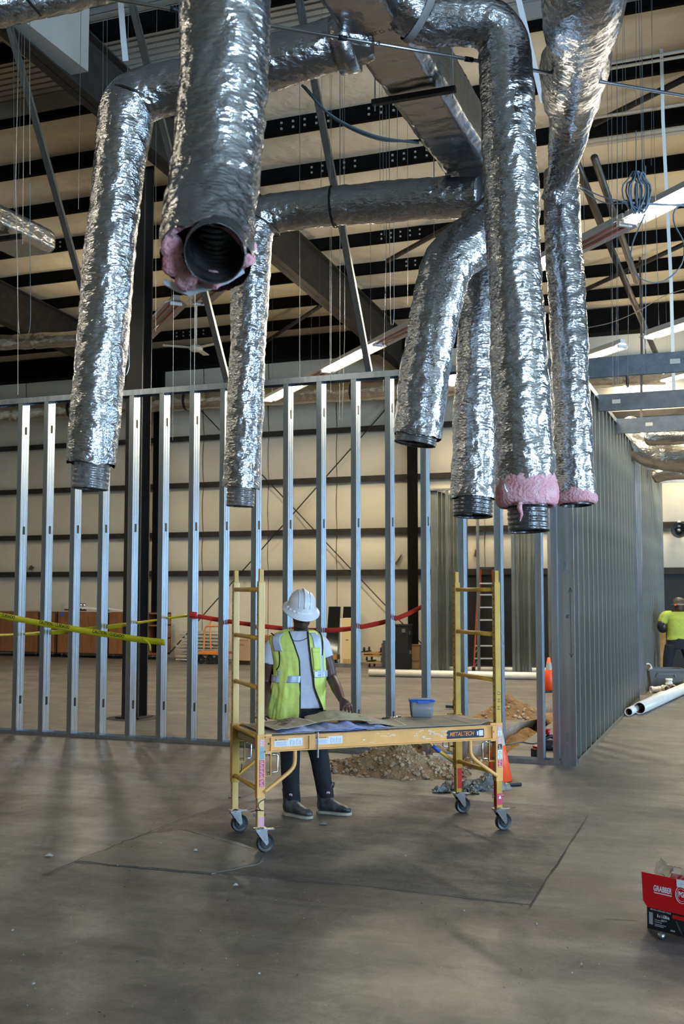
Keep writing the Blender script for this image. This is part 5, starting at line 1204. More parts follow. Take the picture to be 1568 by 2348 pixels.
# trousers
tr_ = MB(); TRO = [(1605, 690, 44, .104), (1640, 690, 50, .118), (1665, 692, 53, .125)]
tr_.loft([[body_pt(TRO, y, 2 * math.pi * k / 30) for k in range(30)] for y in rows(1605, 1668, 8)])
def leg(pts):
    path = crom([P(x, y, Y) for x, y, Y, r in pts], 0.03); rs = resample_lin(len(path), [p[3] for p in pts])
    tr_.tube(path, rs, 22, rfun=lambda i, k, r: r + 0.006 * noise.noise(Vector((i * 0.25, math.cos(k / 22 * 6.28) * 1.5, math.sin(k / 22 * 6.28) * 1.5))))
leg([(666, 1645, 8.74, 0.090), (666, 1700, 8.72, 0.086), (665, 1760, 8.68, 0.078), (668, 1810, 8.70, 0.070), (670, 1842, 8.72, 0.066)])
leg([(716, 1645, 8.76, 0.092), (726, 1700, 8.75, 0.088), (736, 1760, 8.74, 0.076), (744, 1808, 8.78, 0.070), (747, 1832, 8.80, 0.066)])
remeshed(tr_, 'trousers', 'black_cloth', wk, 0.010, 3)
def boot(ankle_px, toe_dir, yaw_deg, gx):
    # foot axis in the camera frame: toe_dir degrees from picture-right towards the camera
    base = gx; ca, sa = math.cos(R(toe_dir)), math.sin(R(toe_dir)); ft = A(ca, -sa); sd = A(sa, ca)
    q = lambda f, s, z: base + ft * f + sd * s + Vector((0, 0, z))
    def sect(f, w, z0, z1, n=16):
        return [q(f, w * math.cos(2 * math.pi * k / n), z0 + (z1 - z0) * (0.5 + 0.5 * math.sin(2 * math.pi * k / n))) for k in range(n)]
    mb = MB()
    mb.loft([sect(-0.075, 0.020, 0.03, 0.10), sect(-0.065, 0.036, 0.022, 0.13), sect(-0.03, 0.042, 0.022, 0.15), sect(0.03, 0.043, 0.022, 0.145), sect(0.08, 0.046, 0.022, 0.105), sect(0.13, 0.050, 0.022, 0.085), sect(0.17, 0.046, 0.022, 0.075), sect(0.20, 0.034, 0.022, 0.060), sect(0.212, 0.016, 0.025, 0.048)])
    mb.loft([ering(q(-0.018 + 0.0 * z, 0, z), rx, ry, 18, ft, sd) for z, rx, ry in ((0.06, 0.055, 0.042), (0.12, 0.060, 0.046), (0.17, 0.064, 0.052), (0.215, 0.070, 0.060))])
    o = remeshed(mb, 'boot', 'boot_rubber', wk, 0.007, 2)
    sl = MB(); out = [(-0.082, 0.0), (-0.075, 0.03), (-0.04, 0.046), (0.03, 0.046), (0.09, 0.051), (0.14, 0.055), (0.18, 0.048), (0.208, 0.03), (0.220, 0.0)]
    out = out + [(f, -s) for f, s in out[-2:0:-1]]
    oc = crom([Vector((f, s, 0)) for f, s in out + out[:1]], 0.012); out = [(p.x, p.y) for p in oc[:-1]]
    sl.prism(out, lambda p: q(p[0], p[1], 0.002), lambda p: q(p[0] * 0.99, p[1] * 0.99, 0.024)); sl.build('sole', 'boot_sole', o, bevel=0.004)
    MB().tube(crom([q(-0.06, -0.025, 0.205), q(-0.066, -0.03, 0.24), q(-0.072, 0.0, 0.245), q(-0.066, 0.02, 0.205)] if False else [q(0.045, -0.02, 0.205), q(0.055, -0.015, 0.245), q(0.062, 0.012, 0.245), q(0.052, 0.02, 0.205)], 0.01), 0.006, 8).build('pull_loop', 'boot_rubber', o, smooth=True)
    MB().box(q(0.036, -0.048, 0.175), (0.03, 0.004, 0.016), Matrix((ft, sd, up)).transposed()).build('tag', 'white', o); MB().box(q(0.036, -0.0505, 0.171), (0.022, 0.002, 0.005), Matrix((ft, sd, up)).transposed()).build('tag_stripe', 'red', o)
boot(None, 40, 0, Z(668, 1870) * 1.0)
boot(None, 22, 0, Z(748, 1865) * 1.0)
# ================================================================ things around the hall
mat('ply_cart', (0.26, 0.105, 0.035), 0.6, 0.0, col2=(0.17, 0.062, 0.020), scale=5, stretch=(3, 3, 0.5)); mat('ply_dark', (0.09, 0.04, 0.015), 0.7)
mat('cardboard', (0.36, 0.22, 0.115), 0.8, 0.0, var=0.08, scale=4); mat('cardboard_dark', (0.22, 0.12, 0.06), 0.8)
mat('orange_paint', (0.62, 0.20, 0.035), 0.45, 0.0, var=0.1, scale=8); mat('beige_board', (0.68, 0.50, 0.27), 0.6); mat('dark_glass', (0.012, 0.012, 0.011), 0.06, 0.0, spec=0.8)
mat('grey_board', (0.055, 0.057, 0.06), 0.6); mat('pallet_clear', (0.36, 0.35, 0.31), 0.35, 0.0, var=0.3, scale=10); mat('wood', (0.42, 0.24, 0.085), 0.6, 0.0, var=0.2, scale=8)
mat('tape_yellow', (0.62, 0.55, 0.015), 0.4); mat('tape_red', (0.75, 0.045, 0.03), 0.4); mat('ladder_orange', (0.58, 0.085, 0.03), 0.45); mat('alu', (0.52, 0.50, 0.46), 0.4, 0.6)
mat('cone_orange', (0.92, 0.085, 0.015), 0.45); mat('cone_white', (0.42, 0.42, 0.42), 0.45)
def boxat(p, w, d, h, z0=0.0): return (W(p.x - w / 2, p.y - d / 2, z0), W(p.x + w / 2, p.y + d / 2, z0 + h))
def cart(x0, x1, label, shelf=False):
    a, b = C_(x0, 1490, 24.2), C_(x1, 1490, 24.2); t = thing('plywood_cart', label, 'cart', W((a.x + b.x) / 2, 24.5), group='plywood carts along the far wall')
    s0, s1 = a.x + 0.01, b.x - 0.01; z0, z1 = 0.13, 1.20; c0, c1 = 24.2, 24.85
    if not shelf:
        MB().bbox((s0, c0, z0), (s1, c0 + 0.02, z1)).build('front_panel', 'ply_cart', t); MB().bbox((s0, c1 - 0.02, z0), (s1, c1, z1)).build('back_panel', 'ply_cart', t)
    else:
        for z in (z0, 0.52, 0.86, z1 - 0.03): MB().bbox((s0, c0, z), (s1, c1, z + 0.03)).build('shelf', 'ply_cart', t)
        MB().bbox((s0, c1 - 0.02, z0), (s1, c1, z1)).build('back_panel', 'ply_dark', t)
    for s in (s0, s1 - 0.02): MB().bbox((s, c0 + 0.0, z0), (s + 0.02, c1, z1)).build('side_panel', 'ply_cart', t)
    MB().bbox((s0, c0 + 0.03, 0.10), (s1, c1 - 0.03, 0.13)).build('base', 'ply_dark', t)
    for s in (s0 + 0.12, s1 - 0.12):
        for c in (c0 + 0.1, c1 - 0.1):
            MB().lathe([(0.02, -0.02), (0.048, -0.018), (0.05, 0.0), (0.048, 0.018), (0.02, 0.02)], W(s, c, 0.05), 14, 'X').build('caster', 'rubber', t); MB().bbox((s - 0.028, c - 0.03, 0.07), (s + 0.028, c + 0.03, 0.10)).build('caster_fork', 'chrome', t)
    return t
cart(-48, 88, 'plywood cart at the left edge, behind the yellow tape'); cart(89, 127, 'narrow plywood cart with a black gap at its right side'); cart(129, 246, 'plywood cart with a small blue square stuck near its top'); cart(247, 333, 'plywood cart just left of the dark column, lamp parts on top'); cart(334, 363, 'open plywood shelf unit just right of the dark column', True)
bl = C_(142, 1408, 24.19); MB().bbox((bl.x - 0.05, 24.185, bl.z - 0.05), (bl.x + 0.05, 24.198, bl.z + 0.04)).build('blue_square', 'tape_blue', bpy.data.objects['plywood_cart.002'])
# lamp parts and clear sheets piled on the carts
def slat(label, pts, w, h, material, name, cat):
    return tag(MB().bar(C_(pts[0], pts[1], 24.45), C_(pts[2], pts[3], 24.45), w, h, up=(0, 0, 1)).build(name, material), label, cat, 'lamp parts on the plywood carts')
slat('long white lamp reflector lying on the third cart', (186, 1392, 232, 1396), 0.30, 0.05, 'white_paint', 'lamp_reflector', 'reflector')
slat('white metal lamp cover fanned over the cart front, upper one', (242, 1394, 284, 1400), 0.2, 0.02, 'white_paint', 'lamp_cover', 'lamp cover')
slat('white metal lamp cover drooping over the cart front, lower one', (246, 1398, 262, 1418), 0.12, 0.02, 'white_paint', 'lamp_cover', 'lamp cover')
slat('slim metal strip lying on the second cart', (52, 1401, 100, 1400), 0.06, 0.03, 'alu', 'metal_strip', 'strip')
slat('dark metal bar lying on the third cart', (150, 1398, 196, 1399), 0.1, 0.04, 'black', 'metal_strip', 'strip')
for x in (186, 193, 189): tag(MB().lathe([(0, -0.06), (0.045, -0.04), (0.06, 0), (0.045, 0.04), (0, 0.06)], C_(x, 1388 + (x == 189) * 8, 24.35), 12).build('lamp_bulb', 'chrome', smooth=True), 'silvery round bulb on the third cart, %s' % {186: 'left one', 193: 'right one', 189: 'lower one'}[x], 'bulb', 'bulbs on the third cart')
g = MB().bbox(C_(139, 1400, 24.5), C_(152, 1384, 24.52)); tag(g.build('clear_sheet', 'clear_plastic'), 'small clear plastic sheet standing on the third cart', 'plastic sheet')
# stacked clear trays
tr0 = thing('tray_stack', 'pile of clear plastic trays at the foot of the far wall', 'trays', C_(425, 1505, 23.9)); rnd = random.Random(4)
for k in range(9):
    a = C_(396 + rnd.uniform(-3, 12), 1508, 23.8); b = C_(492 + rnd.uniform(-14, 4), 1508, 23.8); z = 0.03 + k * 0.085
    MB().bbox((a.x, 23.9 + rnd.uniform(0, .1), z), (b.x if k > 1 else b.x - 0.2, 24.6, z + 0.035)).build('tray', 'pallet_clear', tr0)
# orange platform truck
pt = thing('platform_truck', 'orange platform truck with a hoop handle', 'cart', C_(478, 1510, 23.2)); a, b = C_(450, 1490, 23.2), C_(508, 1490, 23.2)
MB().bbox((a.x, 23.2, 0.24), (b.x, 23.8, 0.30)).build('platform', 'orange_paint', pt)
for c in (23.25, 23.7):
    q = [W(a.x + 0.15, c, 0.3), W(a.x + 0.18, c, 0.95), W(a.x + 0.26, c, 1.02), W(a.x + 0.62, c, 1.02)]
MB().tube(crom([C_(467, 1488, 23.3), C_(469, 1450, 23.3), C_(473, 1437, 23.3), C_(485, 1436, 23.3), C_(508, 1436, 23.3)], 0.03), 0.02, 8).build('hoop_handle', 'orange_paint', pt, smooth=True)
MB().tube(crom([C_(483, 1488, 23.7), C_(482, 1445, 23.7), C_(483, 1425, 23.7), C_(487, 1423, 23.7)], 0.03), 0.02, 8).build('hoop_handle', 'orange_paint', pt, smooth=True)
for x in (460, 481, 500): MB().lathe([(0.03, -0.03), (0.10, -0.025), (0.11, 0), (0.10, 0.025), (0.03, 0.03)], C_(x, 1500, 23.3) * 1.0 + Vector((0, 0, 0.11 - C_(x, 1500, 23.3).z)), 16, 'Y').build('wheel', 'rubber', pt)
def crate(label, x0, x1, yb, yt, c, d, material, name, cat, z0=0.0):
    a, b = C_(x0, yb, c), C_(x1, yt, c); t = thing(name, label, cat, W((a.x + b.x) / 2, c + d / 2)); h = b.z
    MB().bbox((a.x, c, z0), (b.x, c + d, h)).build('body', material, t, bevel=0.01)
    return t, a, b, h
t, a, b, h = crate('brown cardboard box behind the scaffold left frame', 536, 571, 1515, 1467, 23.3, 0.5, 'cardboard', 'cardboard_box', 'box', 0.1)
m = (a.x + b.x) / 2
MB().bbox((m - 0.09, 23.296, h - 0.14), (m + 0.06, 23.299, h - 0.11)).build('hand_hole', 'cardboard_dark', t); MB().bbox((a.x, 23.297, h - 0.015), (b.x, 23.3, h)).build('lid_seam', 'cardboard_dark', t)
MB().bbox((a.x + .03, 23.4, 0.0), (b.x - .03, 23.7, 0.10)).build('skid', 'ply_dark', t)
t, a, b, h = crate('brown wooden panel box between the cardboard box and the worker', 574, 612, 1515, 1458, 23.5, 0.45, 'ply_cart', 'wooden_crate', 'crate')
MB().bbox((a.x, 23.49, 0.55), (b.x, 23.498, 0.58)).build('batten', 'ply_dark', t)
t, a, b, h = crate('tall beige cabinet leaning by the far wall, right of the worker', 780, 811, 1510, 1418, 24.0, 0.4, 'beige_board', 'beige_cabinet', 'cabinet')
m = (a.x + b.x) / 2; MB().bbox((a.x, 23.99, 0.0), (a.x + 0.04, 23.998, h)).build('edge_strip', 'offwhite', t); MB().bbox((m - 0.03, 23.99, h * 0.54), (m + 0.03, 23.998, h * 0.55)).build('handle', 'black', t)
for k in range(6): MB().bbox((a.x + 0.08 + k * 0.04, 23.992, 0.05), (a.x + 0.10 + k * 0.04, 23.998, 0.16)).build('vent_slot', 'wood', t)
for (x0, x1, lab) in ((746, 779, 'dark mirror panel propped on the far wall, left half'), (780, 812, 'dark mirror panel behind the beige cabinet')):
    a, b = C_(x0, 1503, 24.7), C_(x1, 1391, 24.85); t = thing('mirror_panel', lab, 'mirror', W((a.x + b.x) / 2, 24.75)); h = b.z
    MB().add([W(a.x, 24.62, 0.02), W(b.x, 24.62, 0.02), W(b.x, 24.9, h), W(a.x, 24.9, h), W(a.x, 24.64, 0.02), W(b.x, 24.64, 0.02), W(b.x, 24.92, h), W(a.x, 24.92, h)], [(0, 1, 2, 3), (4, 5, 6, 7), (0, 1, 5, 4), (1, 2, 6, 5), (2, 3, 7, 6), (3, 0, 4, 7)]).build('glass', 'dark_glass', t)
    MB().bar(W(a.x, 24.62, 0.0), W(a.x, 24.9, h), 0.02, 0.03).build('frame', 'alu', t)
tag(MB().bbox(C_(752, 1512, 24.1), C_(779, 1500, 24.3)).build('timber_beam', 'wood'), 'short brown timber lying below the mirror panel', 'timber')
tag(MB().bbox(W(C_(762, 1510, 23.4).x, 23.4, 0.0), W(C_(812, 1510, 23.4).x, 23.5, 0.09)).build('metal_track', 'galv_dull'), 'grey metal track lying on the floor before the beige cabinet', 'track')
# furniture dollies piled up
for k, (x0, x1, z, lab) in enumerate(((838, 884, 0.095, 'lowest wooden dolly of the pile, wheels on the floor'), (832, 882, 0.25, 'middle wooden dolly of the pile'), (826, 880, 0.312, 'topmost wooden dolly, wheels turned up'))):
    a, b = C_(x0, 1510, 23.6), C_(x1, 1510, 23.6); t = thing('furniture_dolly', lab, 'dolly', W((a.x + b.x) / 2, 23.8, z), group='pile of furniture dollies')
    for c in (23.6, 23.95): MB().bbox((a.x, c, z), (b.x, c + 0.09, z + 0.035)).build('rail', 'wood', t)
    for s in (a.x + 0.02, b.x - 0.12): MB().bbox((s, 23.6, z + 0.035), (s + 0.1, 24.04, z + 0.06)).build('crosspiece', 'black', t)
    up_ = k == 2
    for s in (a.x + 0.08, b.x - 0.08):
        for c in (23.64, 24.0): MB().lathe([(0.015, -0.015), (0.045, -0.013), (0.045, 0.013), (0.015, 0.015)], W(s, c, z + 0.105 if up_ else z - 0.05), 12, 'X').build('wheel', 'rubber', t)
t, a, b, h = crate('dark grey board leaning beside the black case', 877, 905, 1517, 1469, 23.5, 0.05, 'grey_board', 'grey_board', 'board'); MB().bbox((a.x - 0.02, 23.49, 0), (a.x + 0.03, 23.56, h * 0.9)).build('edge', 'grey_board', t)
t, a, b, h = crate('tall black equipment case standing by the far wall', 906, 935, 1518, 1436, 23.3, 0.35, 'black', 'equipment_case', 'case')
for z in (h * 0.35, h * 0.8): MB().bbox((b.x - 0.01, 23.4, z), (b.x + 0.02, 23.5, z + 0.08)).build('latch', 'chrome', t)
MB().bbox((a.x - 0.02, 23.29, h), (b.x + 0.02, 23.66, h + 0.04)).build('lid', 'black', t); MB().bbox((b.x - 0.14, 23.29, h - 0.14), (b.x - 0.06, 23.298, h - 0.06)).build('badge', 'galv_dull', t)
t, a, b, h = crate('dusty cardboard box standing right of the black case', 937, 961, 1517, 1481, 23.6, 0.3, 'cardboard', 'cardboard_box', 'box'); MB().bbox((a.x, 23.595, h * 0.3), (b.x, 23.599, h * 0.36)).build('tape_strip', 'cardboard_dark', t); MB().bbox((a.x - .01, 23.59, h), (b.x + .02, 23.92, h + .02)).build('flap', 'cardboard_dark', t)
# long white pipes on the floor behind the wall
a, b = Z(846, 1551), Z(1330, 1561)
tag(MB().tube([a + up * 0.075, b + up * 0.075], 0.075, 16).build('pvc_pipe', 'pvc', smooth=True), 'long white plastic pipe lying across the floor behind the stud wall', 'pipe')
a, b = Z(1030, 1541), Z(1330, 1545)
tag(MB().tube([a + up * 0.06, b + up * 0.06], 0.06, 16).build('pvc_pipe', 'pvc', smooth=True), 'second white pipe lying just behind the long one', 'pipe')
# step ladder
LY = 23.2; ld = thing('step_ladder', 'orange step ladder open inside the stud room', 'ladder', P(1115, 1532, LY))
def lp(px, py, dy=0.0): return P(px, py, LY + dy)
lt, rt, lb, rb = lp(1098, 1302), lp(1130, 1302), lp(1086, 1538), lp(1150, 1538)
for a, b in ((lt, lb), (rt, rb)): MB().bar(a, b, 0.03, 0.075, up=A(0, 1)).build('rail', 'ladder_orange', ld)
for a, b in ((lp(1102, 1304, .3), lp(1096, 1515, 1.25)), (lp(1128, 1304, .3), lp(1143, 1515, 1.25))): MB().bar(a, b, 0.03, 0.05, up=A(0, 1)).build('rear_rail', 'ladder_orange', ld)
for y in (1338, 1364, 1393, 1422, 1451, 1481, 1510):
    t_ = (y - 1302) / 236; a, b = lt.lerp(lb, t_), rt.lerp(rb, t_); MB().bar(a, b, 0.085, 0.028, up=(0, 0, 1)).build('step', 'alu', ld)
MB().bar(lp(1093, 1303), lp(1132, 1303), 0.25, 0.05, up=(0, 0, 1)).build('top_cap', 'black', ld)
for y in (1481, 1510):
    t_ = (y - 1302) / 236; a, b = lt.lerp(lb, t_), rt.lerp(rb, t_); MB().bar(a.lerp(b, 0.02) - up * 0.14, a.lerp(b, 0.2), 0.02, 0.01).build('step_brace', 'alu', ld); MB().bar(b.lerp(a, 0.02) - up * 0.14, b.lerp(a, 0.2), 0.02, 0.01).build('step_brace', 'alu', ld)
for a in (lb, rb): MB().box(a + up * 0.04, (0.06, 0.10, 0.08)).build('foot', 'rubber', ld)
# traffic cones
def cone(label, p, h, rb_, bands=True):
    t = thing('traffic_cone', label, 'cone', p, group='traffic cones'); rt_ = rb_ * 0.20
    rr = lambda f: rb_ + (rt_ - rb_) * f
    MB().lathe([(rr(0.02), 0.03), (rr(0.02) + 0.01, 0.04), (rr(1.0), h), (rr(1.0) - 0.01, h), (rr(0.05) - 0.02, 0.03)], p, 28).build('cone_body', 'cone_orange', t, smooth=True)
    w = rb_ * 1.42; MB().box(p + up * 0.016, (2 * w, 2 * w, 0.032), Matrix.Rotation(R(35), 3, 'Z')).build('base', 'rubber', t, bevel=0.012)
    if bands:
        for f0, f1 in ((0.42, 0.55), (0.63, 0.84)): MB().lathe([(rr(f0) + 0.004, 0.03 + (h - 0.03) * f0), (rr(f1) + 0.004, 0.03 + (h - 0.03) * f1)], p, 28).build('reflective_collar', 'cone_white', t, smooth=True)
    return t
cone('orange traffic cone with two grey bands beyond the trench', Z(1259, 1586), 0.60, 0.115)
cone('orange traffic cone half hidden behind the front right scaffold post', Z(1144, 1797), 0.55, 0.115)
# dirt heaps
def heap(label, p, rx, ry, h, seed, material, rot=0.0, stones=0, smin=0.008, smax=0.026, n=60):
    t = thing('dirt_heap', label, 'dirt', p); cr, sr = math.cos(rot), math.sin(rot)
    def fn(u, v):
        x, y = (u - 0.5) * 2.3, (v - 0.5) * 2.3; d = math.hypot(x, y); d *= 1 + 0.22 * noise.noise(Vector((x * 1.5 + seed, y * 1.5, 0)))
        z = h * max(0, 1 - d) ** 1.05 * (1 + 0.35 * noise.noise(Vector((x * 3, y * 3, seed)))) + (0.035 * noise.noise(Vector((x * 9, y * 9, seed))) + 0.016 * noise.noise(Vector((x * 24, y * 24, seed)))) * (h / 0.25) * min(1, max(0, 1.25 - d)) - (0.02 if d > 1.02 else 0)
        return p + Vector(((x * rx * cr - y * ry * sr), (x * rx * sr + y * ry * cr), max(z, -0.012)))
    MB().grid(fn, n, n).build('soil', material, t, smooth=True)
    rnd = random.Random(seed); mb = MB()
    for k in range(stones):
        a = rnd.uniform(0, 6.283); d = rnd.random() ** 0.6 * 1.08; u, v = d * math.cos(a) / 2.3 + 0.5, d * math.sin(a) / 2.3 + 0.5; q = fn(u, v); s = rnd.uniform(smin, smax) * (0.6 + 0.7 * d)
        vs_ = [Vector((x, y, z)).normalized() * s * rnd.uniform(0.7, 1.15) for x, y, z in ((1, 0, 0), (-1, 0, 0), (0, 1, 0), (0, -1, 0), (0, 0, 1), (0, 0, -1), (.7, .7, .5), (-.7, .7, .5), (.7, -.7, .5), (-.7, -.7, .5))]
        bm2 = bmesh.new()
        for w in vs_: bm2.verts.new(w)
        bmesh.ops.convex_hull(bm2, input=bm2.verts); bm2.verts.ensure_lookup_table(); bm2.verts.index_update()
        mb.add([q + w.co + up * s * 0.25 for w in bm2.verts], [tuple(x.index for x in f.verts) for f in bm2.faces]); bm2.free()
    if stones: o = mb.build('stones', 'stone', t); o['kind'] = 'stuff'
    return t
heap('heap of stony excavated soil in front of the stud wall', Z(905, 1768), 0.72, 0.42, 0.30, 3, 'gravel_dirt', R(0), 420)
heap('low spread of soil just behind the stud wall', Z(930, 1722), 0.62, 0.30, 0.22, 5, 'gravel_dirt', R(-10), 120)
heap('brown soil heap beside the trench, beyond the stud wall', Z(1170, 1640), 0.42, 0.62, 0.30, 8, 'dirt', R(-18), 60, 0.012, 0.03)
heap('low scatter of brown soil at the trench end near the cone', Z(1092, 1752), 0.30, 0.22, 0.07, 13, 'dirt', R(0), 40)
heap('thin scatter of yellow soil beside the far cone', Z(1290, 1578), 0.35, 0.3, 0.06, 15, 'gravel_dirt', 0, 20)
cb = thing('concrete_block', 'broken pale concrete block lying in the trench by the soil heap', 'concrete', Z(1015, 1752)); q = Z(1015, 1752)
MB().add([q + A(x, y, z) for x, y, z in ((-.12, -.05, 0), (.14, -.06, 0), (.15, .10, 0), (-.10, .12, 0), (-.11, -.04, .09), (.13, -.05, .07), (.14, .09, .08), (-.09, .11, .10))], [(0, 1, 2, 3), (4, 5, 6, 7), (0, 1, 5, 4), (1, 2, 6, 5), (2, 3, 7, 6), (3, 0, 4, 7)]).build('chunk', 'cut_concrete', cb)
tag(MB().bbox(W(TS1 + 0.05, 10.72, 0.0), W(CS - 0.35, 11.0, 0.05)).build('metal_track', 'galv'), 'loose galvanised track offcut lying along the wall foot, right of the trench', 'track') if False else None
# cordless saw, case and cable by the corner post
sw_ = thing('cordless_saw', 'red and black cordless tool lying behind the wall near the corner', 'power tool', Z(1232, 1735)); q = Z(1222, 1738)
rx = A(0.94, 0.34)
MB().bar(q + up * 0.05, q + up * 0.05 + rx * 0.12, 0.11, 0.10).build('battery', 'black', sw_, bevel=0.01); MB().bar(q + up * 0.11 + rx * 0.02, q + up * 0.12 + rx * 0.11, 0.09, 0.03).build('battery_collar', 'red', sw_, bevel=0.006)
MB().tube(crom([q + up * 0.10 + rx * 0.06, q + up * 0.17 + rx * 0.12, q + up * 0.22 + rx * 0.20, q + up * 0.20 + rx * 0.28], 0.01), [0.022] * 2 + [0.02] * 50 if False else 0.022, 10).build('handle', 'black', sw_, smooth=True)
MB().tube([q + up * 0.24 + rx * 0.17, q + up * 0.30 + rx * 0.19], 0.028, 10).build('trigger_grip', 'red', sw_, smooth=True); MB().bar(q + up * 0.13 + rx * 0.27, q + up * 0.05 + rx * 0.38, 0.09, 0.09).build('gear_head', 'black', sw_, bevel=0.01); MB().bar(q + up * 0.03 + rx * 0.36, q + up * 0.02 + rx * 0.42, 0.02, 0.05).build('blade', 'chrome', sw_)
tc_ = thing('tool_case', 'flat black tool case lying behind the corner studs', 'case', Z(1272, 1715)); q = Z(1272, 1718); MB().box(q + up * 0.06, (0.34, 0.20, 0.12), Matrix.Rotation(R(15), 3, 'Z')).build('shell', 'black', tc_, bevel=0.02); MB().box(q + up * 0.065, (0.345, 0.205, 0.008), Matrix.Rotation(R(15), 3, 'Z')).build('seam', 'grey_board', tc_); MB().box(q + up * 0.07 - A(0.0, 0.11), (0.05, 0.02, 0.03), Matrix.Rotation(R(15), 3, 'Z')).build('latch', 'galv_dull', tc_)
tag(MB().tube(crom([Z(1160, 1710) + up * .008, Z(1195, 1703) + up * .008, Z(1225, 1706) + up * .008, Z(1262, 1690) + up * .008, Z(1275, 1675) + up * .008, Z(1290, 1668) + up * .008], 0.05), 0.007, 6).build('extension_cord', 'cable_blue', smooth=True), 'dark extension cord lying on the slab beside the trench', 'cord')
rd = thing('laser_level', 'small dark tool on the floor behind the plastic tub', 'tool', Z(1042, 1626)); q = Z(1046, 1626); MB().box(q + up * 0.07, (0.10, 0.10, 0.14), Matrix.Rotation(TH, 3, 'Z')).build('body', 'black', rd, bevel=0.01); MB().bar(q + up * 0.03, q + up * 0.04 - A(0.16, 0), 0.05, 0.04).build('arm', 'black', rd)

# barrier tapes
def tape(label, pts, w, material, twist=None, words=None, name='barrier_tape'):
    path = crom(pts, 0.03); n = len(path); t = thing(name, label, 'tape', path[0]); rings = []
    for i, p in enumerate(path):
        a = twist(i / (n - 1)) if twist else 0.0; d = Vector((0, 1, 0)) * math.sin(a) * w / 2 + up * math.cos(a) * w / 2; rings.append([p - d, p + d])
    MB().loft(rings, caps=False, closed=False).build('ribbon', material, t, smooth=True, solid=0.0006)
    if words:
        L = 0; k = 0; acc = [0]
        for a, b in zip(path, path[1:]): acc.append(acc[-1] + (b - a).length)
        s = 0.15
        while s < acc[-1] - 0.6:
            j = min(range(len(acc)), key=lambda q_: abs(acc[q_] - s - 0.28)); d = (path[min(j + 3, n - 1)] - path[max(j - 3, 0)]).normalized(); nrm = d.cross(up)
            lettering('caution_lettering', words, 0.055, 'black', path[j] + Vector((0, -0.006, 0.010)), d, up, t, shear=0.2, bold=0.001, xs=0.82); s += 0.80
    return t
tc0 = WC - 0.10
tape('yellow caution tape crossing in front of the left studs', [C_(x, y, tc0) for x, y in ((-60, 1397), (0, 1411), (105, 1431), (210, 1449), (310, 1465), (378, 1473))], 0.075, 'tape_yellow', words='CAUTION / CUIDADO')
tape('twisted yellow tape passing behind the left studs to the red knot', [C_(x, y, WC + 0.12) for x, y in ((-60, 1458), (30, 1455), (150, 1448), (260, 1436), (350, 1423), (436, 1410))], 0.06, 'tape_yellow', twist=lambda t_: 0.5 + 0.6 * math.sin(t_ * 9), words=None)
kn_ = tape('knotted end of the yellow tape at the sixth stud', [C_(x, y, tc0 - 0.01) for x, y in ((325, 1464), (338, 1470), (344, 1479), (345, 1492))], 0.035, 'tape_yellow', twist=lambda t_: t_ * 2)
tape('red barrier tape sagging from a stud towards the stud room', [C_(x, y, WC + 0.10) for x, y in ((436, 1410), (500, 1421), (560, 1430), (640, 1440), (720, 1445), (790, 1443), (860, 1431), (920, 1414), (968, 1391))], 0.055, 'tape_red', twist=lambda t_: 0.4 * math.sin(t_ * 20))
tape('red tape wrapped round a stud beside the scaffold', [C_(x, y, tc0) for x, y in ((434, 1409), (452, 1411))], 0.075, 'tape_red')

# ---------------------------------------------------------------- right passage: second worker, tote, fittings, pipes
mat('lime_tee', (0.38, 0.43, 0.06), 0.8, 0.0, var=0.08, scale=6, bump=0.5, bscale=9, dist=0.03); mat('navy_cloth', (0.006, 0.007, 0.012), 0.85); mat('hat_dark', (0.035, 0.030, 0.026), 0.4)
WY = 20.3; w2 = thing('person', 'worker in lime shirt and dark cap seen from behind at the right edge', 'person', A((1560 - 784) / FPX * WY, WY)); K2 = WY / FPX
def q2(px, py, d=0.0): return P(px, py, WY + d)
bd = MB(); bd.loft([ering(q2(1556, y), rx, ry, 20) for y, rx, ry in ((1376, .02, .02), (1380, .06, .07), (1388, .078, .095), (1397, .07, .085), (1404, .052, .055), (1412, .055, .058))])
limb(bd, [q2(1523, 1412), q2(1515, 1432, -.02), q2(1519, 1444, .1), q2(1530, 1442, .28)], [.06, .048, .042, .032]); limb(bd, [q2(1592, 1412), q2(1600, 1432), q2(1596, 1445, .1), q2(1586, 1442, .28)], [.06, .048, .042, .032])
limb(bd, [q2(1556, 1410), q2(1523, 1413)], [.07, .06]); limb(bd, [q2(1556, 1410), q2(1592, 1413)], [.07, .06])
for bx, s_ in ((1532, 1), (1584, -1)):
    h_ = q2(bx, 1442, .30)
    for k in range(5): bd.tube([h_, h_ + A(0.01 * s_ * k, 0.05, 0.01 - 0.012 * k), h_ + A(0.02 * s_, 0.085, -0.012 * k)], [.014, .010, .007], 6)
remeshed(bd, 'body', 'skin', w2, 0.010, 2)
mb = MB(); mb.loft([ering(q2(cx, y), rx, ry, 28) for cx, y, rx, ry in ((1554, 1468, .215, .14), (1554, 1455, .20, .135), (1555, 1435, .215, .14), (1556, 1418, .235, .135), (1556, 1408, .20, .11), (1556, 1402, .10, .08))])
limb(mb, [q2(1540, 1410), q2(1524, 1412), q2(1517, 1428)], [.085, .085, .08]); limb(mb, [q2(1574, 1410), q2(1590, 1412), q2(1598, 1428)], [.085, .085, .08])
remeshed(mb, 't_shirt', 'lime_tee', w2, 0.014, 3)
